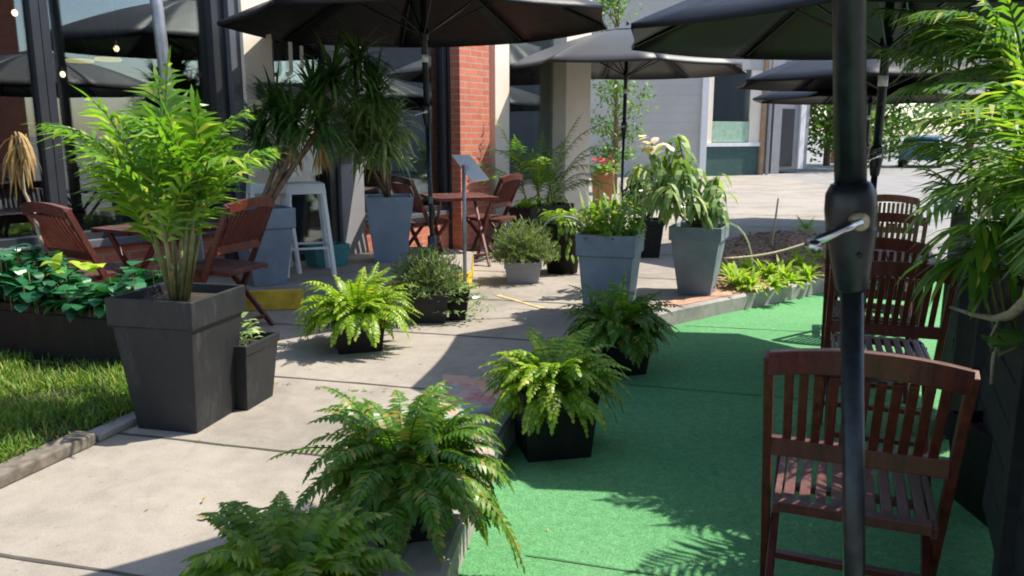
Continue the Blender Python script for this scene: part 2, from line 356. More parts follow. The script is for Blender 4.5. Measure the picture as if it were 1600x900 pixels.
# painted mural patch on the kerb and the pavement edge beside it
m, n, b = new_mat('mural_paint'); v = coords(n)
vo = n.nodes.new('ShaderNodeTexVoronoi'); vo.inputs['Scale'].default_value = 8; vo.inputs['Randomness'].default_value = 1; n.links.new(v, vo.inputs['Vector'])
sp = n.nodes.new('ShaderNodeSeparateColor'); n.links.new(vo.outputs['Color'], sp.inputs[0])
cr = ramp(n, sp.outputs[0], [(0, (.45, .06, .04)), (.18, (.6, .2, .07)), (.36, (.10, .26, .24)), (.55, (.5, .36, .33)), (.7, (.08, .10, .14)), (.85, (.38, .05, .05))])
n.nodes[-1].color_ramp.interpolation = 'CONSTANT'
col = mix(n, ramp(n, noise(n, v, 13, 6, .7), [(.36, (.25, .25, .25)), (.60, (.92, .92, .92))]), cr, (.33, .31, .28))
n.links.new(col, b.inputs['Base Color']); b.inputs['Roughness'].default_value = .8; M['mural'] = m
b = MB(); vs = []; fs = []
ys = [3.05, 3.3, 3.55, 3.8, 4.05, 4.25]
for y in ys: vs += [(kx(y) - .52 + .1 * math.sin(y * 7), y + .12, S + .009), (kx(y) - .02, y, S + .009)]
fs = [(2*i, 2*i+1, 2*i+3, 2*i+2) for i in range(len(ys) - 1)]
b.add(vs, fs); tag(b.build('pavement_mural', M['mural']), kind='structure')
b = MB(); vs = []
for y in ys: vs += [(kx(y) + .003, y, .01), (kx(y) + .003, y, S - .014)]
b.add(vs, fs); tag(b.build('kerb_paint', M['mural']), kind='structure')
# salmon brick strip along the bulb kerb
M['salmon'] = simple('salmon_paving', (.42, .23, .16), .9, var=.35, scale=10)
b = MB(); vs = []
for i in range(8, 12):
    d = Vector(L2[i]) - Vector(KL[i]); vs += [(*(Vector(KL[i]) + d * .35), S + .008), (*(Vector(KL[i]) + d * 1.45), S + .008)]
b.add(vs, [(2*i, 2*i+2, 2*i+3, 2*i+1) for i in range(3)]); tag(b.build('paving_strip', M['salmon']), kind='structure')

# ------------------------------------------------------------------ planted bed behind the bulb kerb
bed = [(1.74, 6.80), (2.15, 7.05), (2.85, 7.60), (3.7, 8.35), (4.1, 9.4), (3.6, 10.2), (2.7, 9.6), (2.0, 8.3), (1.7, 7.4)]
b = MB(); n_ = 34; vs = []; fs = []
cx = sum(p[0] for p in bed) / len(bed); cy = sum(p[1] for p in bed) / len(bed)
def bedpt(t):
    k = t * len(bed); i = int(k) % len(bed); f = k - int(k); p = Vector(bed[i]).lerp(Vector(bed[(i+1) % len(bed)]), f); return p
rr = [0, .2, .4, .6, .8, .93, 1]
for j, r_ in enumerate(rr):
    for i in range(60):
        p = bedpt(i / 60); q = Vector((cx, cy)).lerp(p, r_)
        mound = .20 * math.exp(-((q.x - 2.75)**2 / .30 + (q.y - 8.75)**2 / .30)) + .16 * math.exp(-((q.x - 3.35)**2 / .2 + (q.y - 9.1)**2 / .3))
        vs.append((q.x, q.y, S + (.045 + mound + rnd(-.018, .018)) * (1 if r_ < 1 else 0)))
for j in range(len(rr) - 1):
    for i in range(60): fs.append((j*60+i, j*60+(i+1) % 60, (j+1)*60+(i+1) % 60, (j+1)*60+i))
b.add(vs, fs); tag(b.build('ground_mulch', M['mulch']), kind='structure')
def bez(p, q, sag, n=14): return [Vector(p).lerp(Vector(q), i/n) - Vector((0, 0, sag * math.sin(math.pi * i/n))) for i in range(n + 1)]
h0 = G(1132, 394, S); h1 = G(1300, 372, S)
b = MB().tube([h0 + Vector((-.1, .1, .03)), h0 + Vector((.3, -.05, .04)), h0.lerp(h1, .4) + Vector((0, 0, .05)), h0.lerp(h1, .7) + Vector((0, .05, .05)), h1 + Vector((0, 0, .04))], .022, 7)
tag(b.build('garden_hose', M['hose'], smooth=True), 'black hose lying along the back of the mulch bed beside the kerb', 'hose')
b = MB().tube(bez(A(1132, 404, 7.2), A(1290, 368, 7.55), .05), .011, 6)
ro = tag(b.build('rope', M['rope'], smooth=True), 'pale thin rope strung above the mulch bed behind the chairs', 'rope')
def stake(px, v0, v1, y, lean):
    base = A(px, v0, y); base.z = S; top = A(px + lean, v1, y)
    b = MB().tube([base - Vector((0, 0, -.01)), base.lerp(top, .5), top], [.014, .012, .008], 6); return b
st = stake(1206, 352, 310, 8.4, 10).build('bamboo_stake', M['rope'], smooth=True)
tag(st, 'thin pale stake standing in the mound of the mulch bed', 'stake')
def tuft(name, label, loc, h, nl, mat, wd=.028, group=None, spread=1.0, cat='plant'):
    b = MB()
    for i in range(nl):
        a = rnd(0, 6.28); e = rnd(.25, 1.2); d = Vector((math.cos(a) * spread * math.cos(e), math.sin(a) * spread * math.cos(e), math.sin(e) + .2))
        b.leaf((rnd(-.02, .02), rnd(-.02, .02), 0), d, h * rnd(.6, 1.1), wd * rnd(.7, 1.2), rnd(.4, 1.2), 3)
    o = b.build(name, mat, loc=loc); return tag(o, label, cat, group)
lime_spots = [(1150, 436, 'lime plant nearest the tall grey pot in the mulch bed', .2), (1172, 440, 'second lime plant in the mulch bed, low and spreading', .15), (1196, 424, 'lime plant in the middle of the mulch bed below the rope', .17),
              (1222, 425, 'bright lime plant below the rope, right of the middle one', .19), (1252, 412, 'lime plant in the mulch bed close to the chairs', .18), (1274, 402, 'lime plant furthest along the mulch bed, right beside the umbrella pole', .2), (1168, 416, 'small lime plant tucked behind the grey pot against the hose', .16)]
lime_spots += [(1140, 424, 'lime plant at the bed end, half hidden by the tall grey pot', .16), (1206, 440, 'low lime plant at the kerb edge of the mulch bed', .12), (1236, 434, 'spreading lime plant near the kerb in the mulch bed', .13), (1262, 426, 'low lime plant near the kerb, close to the umbrella pole', .13), (1238, 400, 'lime plant under the rope at the back of the mulch bed', .15), (1258, 350, 'yellow green plant growing on the mulch mound', .18)]
for u, v, lb, h in lime_spots:
    p = G(u, v + 8, S + .04); tuft('bedding_plant', lb, p, h * 1.45, 40, M['lime'], .036, 'lime plants in the mulch bed')

# ------------------------------------------------------------------ storefront building (local x along facade, local -y towards street)
FA = R(36); t_ = Vector((math.sin(FA), math.cos(FA), 0)); n_f = Vector((math.cos(FA), -math.sin(FA), 0))
F0 = Vector((-.29, 10.2, 0)) 
def fs_(u, v=200, d=0.0):                 # metres along the facade where a pixel column meets it
    r_ = ray(u, v); P0 = F0 + n_f * d; k = P0.dot(n_f) / r_.dot(n_f); return (r_ * k - F0).dot(t_)
shop = thing('storefront_building', 'storefront with dark framed windows, cream columns and an orange brick pillar', 'building', (F0.x, F0.y, S), R(90) - FA)
HT = 3.3
def wbox(name, u0, u1, d0, d1, z0, z1, mat, parent=shop, s=None, bevel=.004):
    a, c = s if s else (fs_(u0, d=d1), fs_(u1, d=d1)); return MB().box(a, c, -d1, -d0, z0, z1).build(name, mat, parent, bevel=bevel)
sL = fs_(0) - 4.0; sEnd = fs_(922)
def window(u0, u1, z0, z1, mulls=(), s=None, fm='frame', rec=.06, fw=.06, transoms=()):
    a, c = s if s else (fs_(u0, d=.06) - .06, fs_(u1, d=.06) + .06); b = MB()
    b.box(a, a + fw, -rec + 0, rec, z0, z1); b.box(c - fw, c, -rec, rec, z0, z1)
    b.box(a + fw, c - fw, -rec, rec, z0, z0 + fw); b.box(a + fw, c - fw, -rec, rec, z1 - fw, z1)
    for mu in mulls: k = fs_(mu); b.box(k - fw/2, k + fw/2, -rec + .003, rec - .003, z0 + fw, z1 - fw)
    for tz in transoms: b.box(a + fw, c - fw, -rec + .006, rec - .006, tz - .03, tz + .03)
    o = b.build('window', M[fm], shop, bevel=.004)
    MB().box(a + fw - .01, c - fw + .01, -.006, .006, z0 + fw - .01, z1 - fw + .01).build('pane', M['glass'], o); return o
# left shop window bays
wbox('wall', 0, 0, -.2, .06, -.05, .50, M['brick'], s=(sL, fs_(342)))
wbox('sill', 0, 0, -.1, .12, .50, .56, M['framegrey'], s=(sL, fs_(342)))
window(0, 0, .56, HT, s=(sL, fs_(-160)))
window(0, 0, .56, HT, s=(fs_(-160) + .003, fs_(74)))
window(0, 0, .56, HT, s=(fs_(74) + .003, fs_(352)))
wbox('frame_post_or_shadow_gap', 342, 368, -.15, .10, -.05, HT, M['frame'])
wbox('frame_post_or_shadow_gap', 368, 386, -.15, .16, -.05, HT, M['framegrey'])
wbox('column', 388, 432, -.3, .20, -.05, HT, M['cream'])
# recessed door bay with the window sign
window(434, 512, .15, HT)
wbox('door_post', 512, 528, -.2, .05, -.05, HT, M['frame'])
wbox('wall_panel', 530, 566, -.2, .10, -.05, 1.05, M['greyrender'])
wbox('frame_post_or_shadow_gap', 530, 566, -.2, .04, 1.05, HT, M['frame'])
wbox('wall', 566, 700, -.2, .05, -.05, .42, M['brick'])
wbox('sill', 566, 700, -.1, .10, .42, .47, M['framegrey'])
window(566, 700, .47, HT, mulls=(690,))
wbox('frame_post_or_shadow_gap', 702, 717, -.2, .08, -.05, HT, M['frame'])
wbox('brick_pillar', 719, 765, -.3, .22, -.05, HT, M['brick'])
wbox('frame_post_or_shadow_gap', 766, 773, -.3, .04, -.05, HT, M['tan'])  # tan strip coloured in for the shadow gap between pillar and column
wbox('column', 774, 796, -.3, .20, -.05, HT, M['cream'])
wbox('wall', 797, 876, -.2, .05, -.05, .70, M['cream'])
wbox('sill', 797, 876, -.1, .10, .70, .75, M['greyrender'])
window(797, 876, .75, HT)
wbox('frame_post_or_shadow_gap', 877, 882, -.2, .06, -.05, HT, M['tan'])
wbox('column', 884, 922, -.3, .22, -.05, HT, M['cream'])
# sign letters on the door window (J and a slanting bar, as far as the photo shows them)
def letter(chars, u, v, size, name='sign_letter'):
    s0 = fs_(u, v); r_ = ray(u, v); k = F0.dot(n_f) / r_.dot(n_f); z = CAM_H + r_.z * k - S
    cu = bpy.data.curves.new(name, 'FONT'); cu.body = chars; cu.size = size; cu.extrude = .004; cu.offset = .004
    cu.materials.append(M['white']); tmp = bpy.data.objects.new(name, cu); me = bpy.data.meshes.new_from_object(tmp); bpy.data.objects.remove(tmp)
    o = bpy.data.objects.new(name, me); COL.objects.link(o); o.parent = shop; o.location = (s0, -.085, z); o.rotation_euler = (R(90), 0, 0); return o
letter('J', 440, 106, .33); letter('I', 458, 108, .30)
# fascia and roof, side and back walls, interior
wbox('fascia', 0, 0, -.3, .12, HT, 5.0, M['greyrender'], s=(sL, sEnd - .0))
MB().box(sL, sEnd, .31, 7.8, 4.7, 4.8).build('roof', M['roof'], shop)
wbox('wall', 0, 0, -8, -.31, -.05, 4.69, M['greyrender'], s=(sEnd - .25, sEnd))
wbox('wall', 0, 0, -8, -.31, -.05, 4.69, M['greyrender'], s=(sL, sL + .2))
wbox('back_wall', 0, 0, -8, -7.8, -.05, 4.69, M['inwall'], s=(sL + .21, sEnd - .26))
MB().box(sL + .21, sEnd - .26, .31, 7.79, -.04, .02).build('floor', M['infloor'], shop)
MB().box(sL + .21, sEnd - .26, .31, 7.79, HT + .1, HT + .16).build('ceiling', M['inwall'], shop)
s_mid = fs_(548); MB().box(s_mid - .08, s_mid + .08, .31, 7.79, .02, HT + .1).build('partition', M['inwall'], shop)
# wooden serving counter seen through the glass
def fpt(s, d, z): return F0 + t_ * s + n_f * d + Vector((0, 0, S + z))
ct = thing('counter', 'long wooden counter inside the left shop window', 'counter', fpt(fs_(130), -2.4, .02), R(90) - FA)
MB().box(-2.2, 1.5, -.3, .3, 0, .98).build('front_panel', M['inwall'], ct); MB().box(-2.25, 1.55, -.36, .36, .985, 1.04).build('countertop', M['inwood'], ct, bevel=.006)
for k, (u, v, dd, lab) in enumerate([(182, 76, -1.6, 'small lit globe lamp hanging inside the left shop window, the upper one'), (98, 116, -2.0, 'small lit globe lamp hanging inside the left shop window, the lower one'), (23, 20, -1.6, 'small lit globe lamp inside at the top left corner of the shop window')]):
    r_ = ray(u, v); kk_ = (F0 + n_f * dd).dot(n_f) / r_.dot(n_f); p = r_ * kk_ + Vector((0, 0, CAM_H))
    lamp = thing('pendant_lamp', lab, 'pendant lamp', p, 0, 'globe lamps inside the shop')
    MB().lathe([(.003, .03), (.018, .022), (.026, 0), (.018, -.022), (.003, -.03)], 12).build('bulb', M['bulb'], lamp, True)
    MB().tube([(0, 0, .05), (0, 0, HT + .1 + S - p.z)], .005, 5).build('cord', M['frame'], lamp); MB().tube([(0, 0, .022), (0, 0, .075)], .012, 8).build('lamp_holder', M['brass'], lamp, True)
for u, v, lab in ((125, 95, 'yellow ring lamp inside the shop above the palm, left of the pair'), (169, 93, 'yellow ring lamp inside the shop above the palm, right of the pair')):
    r_ = ray(u, v); kk_ = (F0 - n_f * 1.0).dot(n_f) / r_.dot(n_f); p = r_ * kk_ + Vector((0, 0, CAM_H))
    lamp = thing('ring_lamp', lab, 'ring lamp', p, 0, 'yellow ring lamps inside the shop')
    MB().tube([(.10 * math.cos(a * math.pi / 8), .10 * math.sin(a * math.pi / 8), 0) for a in range(17)], .014, 6, False).build('ring', M['ringlit'], lamp, True)
    MB().tube([(.10, 0, .01), (0, 0, .3), (0, 0, HT + .1 + S - p.z)], .004, 5).build('cord', M['frame'], lamp)
# small dark wall box on the cream column
p = fpt(fs_(410), .30, 0); z0 = A(410, 155, p.y).z; z1 = A(410, 134, p.y).z
wb = thing('wall_box', 'small dark grey metal box fixed on the cream column beside the door', 'wall box', (p.x, p.y, z0), R(90) - FA)
MB().box(-.20, .20, -.08, .09, 0, z1 - z0).build('body', M['frame'], wb, bevel=.006); MB().box(-.23, .23, -.12, .09, z1 - z0 + .002, z1 - z0 + .02).build('lid', M['framegrey'], wb, bevel=.003)

# ------------------------------------------------------------------ raised step in front of the door with a yellow edge
stp = [(-2.75, 5.95), (-2.07, 6.06), (-1.63, 6.13), (-1.0, 6.42), (-.42, 6.83), (-.36, 7.0), (-.40, 8.2), (-1.0, 8.72), (-3.4, 6.1)]
poly('pavement_step', stp, S, S + .15, M['concrete'])
b = MB(); vs = []
for x, y in stp[:7]:
    vs += [(x + .004 * (x > -.6), y - .005, S + .006), (x, y - .005, S + .155), (x - .0, y + .035, S + .156)]
for i in range(6):
    if i in (2,): continue
    b.add(vs[3*i:3*i+6], [(0, 3, 4, 1), (1, 4, 5, 2)])
tag(b.build('step_edge_paint', M['ypaint']), kind='structure')
SP = S + .15

# ------------------------------------------------------------------ far grey building across the side street
fb = thing('grey_building', 'grey clapboard building with white corner board and a green panelled shop window', 'building', (6.1, 26.2, S))
MB().box(-6.5, -.05, 0, 9, 0, 7.5).build('siding_wall', M['siding'], fb)
MB().box(-.05, .15, -.12, .1, 0, 7.5).build('corner_board', M['white'], fb)
bay = bpy.data.objects.new('shop_bay', None); COL.objects.link(bay); bay.parent = fb; bay.location = (.15, 0, 0); bay.rotation_euler = (0, 0, R(25))
MB().box(0, 2.2, 0, 6, 0, .95).build('panel', M['green'], bay); MB().box(0, 2.2, -.06, 0, .95, 1.07).build('sill', M['white'], bay)
MB().box(0, .22, 0, 6, 1.07, 3.4).build('post', M['cream'], bay); MB().box(1.75, 2.2, 0, 6, 1.07, 3.4).build('post', M['cream'], bay)
MB().box(.22, 1.75, .05, .1, 1.07, 3.4).build('pane', M['glass'], bay); MB().box(.24, 1.73, .015, .04, 1.09, 1.75).build('blind', simple('pale_green_board', (.30, .45, .33), .8), bay)
MB().box(.22, 1.75, .9, 6, 1.07, 3.4).build('back_panel', M['inwall'], bay); MB().box(0, 2.2, -.02, 6, 3.4, 7.5).build('upper_wall', M['siding'], bay)
MB().box(2.2, 2.36, -.1, 6, 0, 7.5).build('tan_post', M['tan'], bay)
MB().tube([(2.45, -.16, 0), (2.45, -.16, 7.4)], .055, 10).build('drain_pipe', M['galv'], bay)
MB().box(2.36, 3.6, .5, 6, 0, 7.4).build('side_wall', M['greyrender'], bay); MB().box(2.7, 3.2, .46, .5, 0, 2.6).build('door', M['frame'], bay)
MB().box(-6.6, .1, -.1, 9.1, 7.5, 7.75).build('roof', M['roof'], fb)
nb = thing('white_building', 'narrow pale building beyond the green shop window', 'building', (10.4, 31.5, S), R(25))
MB().box(-.6, 1.4, 0, 6, 0, 5.0).build('wall', M['greyrender'], nb); MB().box(.9, 1.15, -.08, 0, 0, 4.8).build('pilaster', M['white'], nb); MB().box(-.1, .6, -.05, 0, .1, 2.3).build('door', M['frame'], nb); MB().box(-.7, 1.5, -.15, 6, 5.0, 5.15).build('roof', M['roof'], nb)
bw = thing('brick_wall', 'low red brick wall end beside the far trees', 'wall', (15.0, 37.5, S), R(15))
MB().box(0, 2.2, 0, .4, 0, 1.5).build('wall', M['brick'], bw); MB().box(-.04, 2.24, -.05, .45, 1.5, 1.6).build('coping', M['kerb'], bw)

# ------------------------------------------------------------------ trees
def tree(name, label, loc, h, cr, trunk_r, nclump, leaves, mat, cw=.11, group=None, flat=.75, z0=.35):
    t = thing(name, label, 'tree', loc, 0, group)
    tb = MB(); top = Vector((rnd(-.1, .1), rnd(-.1, .1), h * .62))
    tb.tube([(0, 0, 0), top * .5 + Vector((.03, 0, 0)), top, top + Vector((0, 0, h * .25))], [trunk_r, trunk_r * .8, trunk_r * .6, trunk_r * .2], 8)
    cb = MB()
    for i in range(nclump):
        a = rnd(0, 6.28); rr_ = cr * rnd(.25, 1); zz = h * (z0 + (1 - z0) * rnd(0, 1)); sh = math.sqrt(max(.08, 1 - ((zz / h - (z0 + 1) / 2) / ((1 - z0) / 1.9))**2))
        c = Vector((math.cos(a) * rr_ * sh, math.sin(a) * rr_ * sh, zz))
        if i % 2 == 0: tb.tube([Vector((0, 0, min(h * .8, max(h * .25, zz - rr_ * .6)))), c * .5 + Vector((0, 0, zz * .5 - .1)), c], [trunk_r * .35, trunk_r * .2, trunk_r * .06], 5)
        s_ = cr * rnd(.16, .34)
        for k in range(leaves):
            q = c + Vector((random.gauss(0, s_), random.gauss(0, s_), random.gauss(0, s_ * flat)))
            cb.leaf(q, (rnd(-1, 1), rnd(-1, 1), rnd(-.8, .6)), cw * rnd(.7, 1.4), cw * .55, .3, 2, (rnd(-1, 1), rnd(-1, 1), 1))
    tb.build('trunk', M['bark'], t, True); cb.build('crown', mat, t); return t
tree('young_tree', 'slender tree with airy leaves in front of the grey clapboard wall', (2.35, 18.5, S), 4.6, .75, .07, 42, 60, M['treeleaf'], .10, z0=.15)
tree('street_tree', 'bushy light green tree at the far end of the pavement', (13.6, 35, S), 6.4, 2.3, .16, 60, 85, M['treeleaf'], .26, z0=.1)
tree('street_tree', 'taller green tree behind the far umbrellas', (17.5, 39, S), 7.5, 2.8, .18, 60, 80, M['treeleaf'], .3, z0=.12)
tree('street_tree', 'green tree across the street seen through the palms', (31, 55, 0), 9, 3.4, .25, 34, 70, M['treeleaf'], .4, z0=.2)
tree('street_tree', 'broad tree across the street mirrored in the shop window', (17, -6, 0), 8.5, 3.4, .25, 70, 80, M['treeleaf'], .32, z0=.25)
tree('street_tree', 'distant tree at the end of the street behind the palms', (38, 60, 0), 8, 3.6, .25, 50, 70, M['treeleaf'], .4, z0=.2)

# buildings across the street (mirrored in the shop windows, and beyond the palms)
def bld(name, label, loc, rz, wd, dp, h, mat, floors, cols):
    o = thing(name, label, 'building', loc, rz)
    MB().box(0, wd, 0, dp, 0, h).build('wall', mat, o); MB().box(-.15, wd + .15, -.15, dp + .15, h, h + .25).build('roof', M['roof'], o)
    for f in range(floors):
        for c in range(cols):
            x = wd * (c + .5) / cols; z = .8 + f * 3.1
            q = MB().box(x - .65, x + .65, -.05, -.002, z, z + 1.6).build('window', M['white'], o); MB().box(x - .58, x + .58, -.07, -.052, z + .08, z + 1.52).build('pane', M['carglass'], q)
    return o
bld('brick_building', 'red brick building on the other side of the street', (15, -14, 0), R(66), 14, 8, 5.0, M['brick'], 1, 4)
bld('pale_building', 'pale building further along the other side of the street', (24, 12, 0), R(62), 14, 8, 5.5, M['greyrender'], 1, 4)
bld('grey_house', 'grey house across the street behind the parked cars', (11.5, -26, 0), R(75), 10, 8, 7, M['siding'], 2, 3)

# parked cars
def car(label, loc, rz, paint):
    c = thing('parked_car', label, 'car', loc, rz, 'cars parked across the street')
    prof = [(-2.2, .35), (-2.25, .62), (-2.1, .86), (-1.6, .95), (-1.15, 1.38), (-.4, 1.46), (.5, 1.42), (1.15, 1.0), (1.9, .88), (2.2, .68), (2.22, .35)]
    b = MB(); rings = []
    for y, k in ((-.86, .94), (-.80, 1), (.80, 1), (.86, .94)):
        rings.append([(x * (1 if abs(y) < .85 else .985), y * (1 if z < 1 else .86), .3 + (z - .3) * k) for x, z in prof])
    b.loft(rings); b.build('body', paint, c, bevel=.03)
    MB().add([(-1.5, -.815, .97), (-1.08, -.77, 1.32), (.45, -.77, 1.34), (1.0, -.815, 1.0)], [(0, 1, 2, 3)]).build('side_window', M['carglass'], c, solid=.02)
    MB().add([(-1.5, .815, .97), (-1.08, .77, 1.32), (.45, .77, 1.34), (1.0, .815, 1.0)], [(3, 2, 1, 0)]).build('side_window', M['carglass'], c, solid=.02)
    for x in (-1.4, 1.4):
        for y in (-.8, .8): MB().tube([(x, y - .1, .32), (x, y + .1, .32)], .32, 18).build('wheel', M['tyre'], c, True)
    for y in (-.6, .6): MB().box(2.19, 2.25, y - .15, y + .15, .6, .72).build('headlight', M['chrome'], c)
    return c
car('white car parked across the street opposite the left shop window', (9.2, -1.8, -.04), R(70), M['carwhite'])
car('silver white car parked second along, across the street', (7.3, -7.2, -.04), R(72), M['carwhite'])
car('blue car parked far down the street, seen behind the palms', (19.5, 38.5, -.04), R(60), M['carblue'])

# ------------------------------------------------------------------ folding wooden chair (front is +y)
def make_chair():
    t = thing('folding_chair', 'x', 'chair', group='wooden folding chairs')
    hw = .243
    bk = MB()
    # gently arched and bowed top rail
    N = 10; rings = []
    for i in range(N + 1):
        x = -hw + 2 * hw * i / N; k = 1 - (x / hw)**2; y = -.235 - .030 * k; z = .885 + .030 * k
        rings.append([(x, y - .018, z - .046), (x, y + .018, z - .046), (x, y + .034, z + .014), (x, y - .026, z + .022)])
    bk.loft(rings)
    bk.box(-hw + .012, hw - .012, -.124, -.098, .565, .620)
    for i in range(11):
        x = (-hw + .055) + (2 * hw - .11) * i / 10; k = 1 - (x / hw)**2
        bk.bar((x, -.112, .61), (x, -.235 - .030 * k, .856), .025, .012)
    bk.build('backrest', M['wood'], t, bevel=.003)
    se = MB()
    for i in range(9):
        x = -.172 + .344 * i / 8; se.bar((x, -.17, .452), (x, .21, .466), .030, .014)
    se.box(-.203, .203, .195, .245, .440, .472); se.box(-.196, .196, -.205, -.168, .430, .462)
    se.box(-.196, .196, -.03, -.0, .422, .441); 
    for s_ in (-1, 1): se.bar((s_ * .202, -.2, .438), (s_ * .202, .22, .452), .020, .034)
    se.build('seat', M['wood'], t, bevel=.003)
    for s_ in (-1, 1):
        MB().bar((s_ * hw, -.240, .895), (s_ * (hw - .004), .17, .0), .026, .038).build('leg', M['wood'], t, bevel=.003)
        MB().bar((s_ * (hw - .030), .19, .445), (s_ * (hw - .030), -.21, .0), .024, .034).build('leg', M['wood'], t, bevel=.003)
    MB().bar((-hw, .105, .14), (hw, .105, .14), .022, .03, (0, 0, 1)).build('stretcher', M['wood'], t, bevel=.002)
    MB().bar((-hw + .03, -.147, .07), (hw - .03, -.147, .07), .022, .03, (0, 0, 1)).build('stretcher', M['wood'], t, bevel=.002)
    return t
chair0 = make_chair()
CH = [((1.01, 2.22, 0), -R(22), 'nearest red-brown folding chair, right beside the near umbrella pole on the green carpet'),
      ((1.76, 3.70, 0), -R(20), 'red-brown folding chair directly behind the nearest one, backrest filling the gap above it'),
      ((2.08, 4.54, 0), -R(23), 'red-brown folding chair pushed in at the table, third in the row from the camera'),
      ((2.76, 5.90, 0), -R(21) , 'red-brown folding chair beyond the table, fourth in the row on the carpet'),
      ((3.58, 7.62, 0), -R(24), 'furthest red-brown folding chair in the row on the carpet'),
      ((-2.80, 5.22, S), -R(32), 'folding chair behind the long black planter, back turned, by the left shop window'),
      ((-1.98, 5.45, S), R(72), 'folding chair between the big charcoal palm pot and the grey yucca pot'),
      ((-.95, 8.35, S), -R(55), 'folding chair behind the blue grey pot, left of the small patio table'),
      ((-.22, 8.75, S), R(65), 'folding chair right of the small patio table, in front of the brick pillar')]
for i, (l, rz, lb) in enumerate(CH):
    if i == 0: chair0.location = l; chair0.rotation_euler = (0, 0, rz); chair0['label'] = lb
    else: dup(chair0, l, rz, lb)
def make_table():
    t = thing('folding_table', 'x', 'table', group='small wooden folding tables'); b = MB()
    for i in range(9): x = -.29 + .58 * i / 8; b.box(x - .031, x + .031, -.30, .30, .705, .722)
    b.box(-.325, .325, -.335, -.302, .69, .724); b.box(-.325, .325, .302, .335, .69, .724); b.box(-.31, .31, -.02, .02, .685, .704)
    b.build('tabletop', M['wood'], t, bevel=.003)
    for s_ in (-1, 1):
        MB().bar((s_ * .27, -.27, .69), (s_ * .27, .27, 0), .024, .036).build('leg', M['wood'], t, bevel=.003)
        MB().bar((s_ * .24, .27, .69), (s_ * .24, -.27, 0), .024, .036).build('leg', M['wood'], t, bevel=.003)
    MB().bar((-.27, .18, .115), (.27, .18, .115), .022, .03, (0, 0, 1)).build('stretcher', M['wood'], t)
    MB().bar((-.24, -.18, .115), (.24, -.18, .115), .022, .03, (0, 0, 1)).build('stretcher', M['wood'], t)
    return t
tb0 = make_table(); tb0.location = (2.36, 5.08, 0); tb0.rotation_euler = (0, 0, -R(22)); tb0['label'] = 'wooden folding table on the green carpet among the row of chairs'
dup(tb0, (-2.42, 5.55, S), R(62), 'wooden folding table by the left shop window, between two chairs')
dup(tb0, (-.55, 8.35, S), R(20), 'wooden folding table between two chairs in front of the brick pillar')

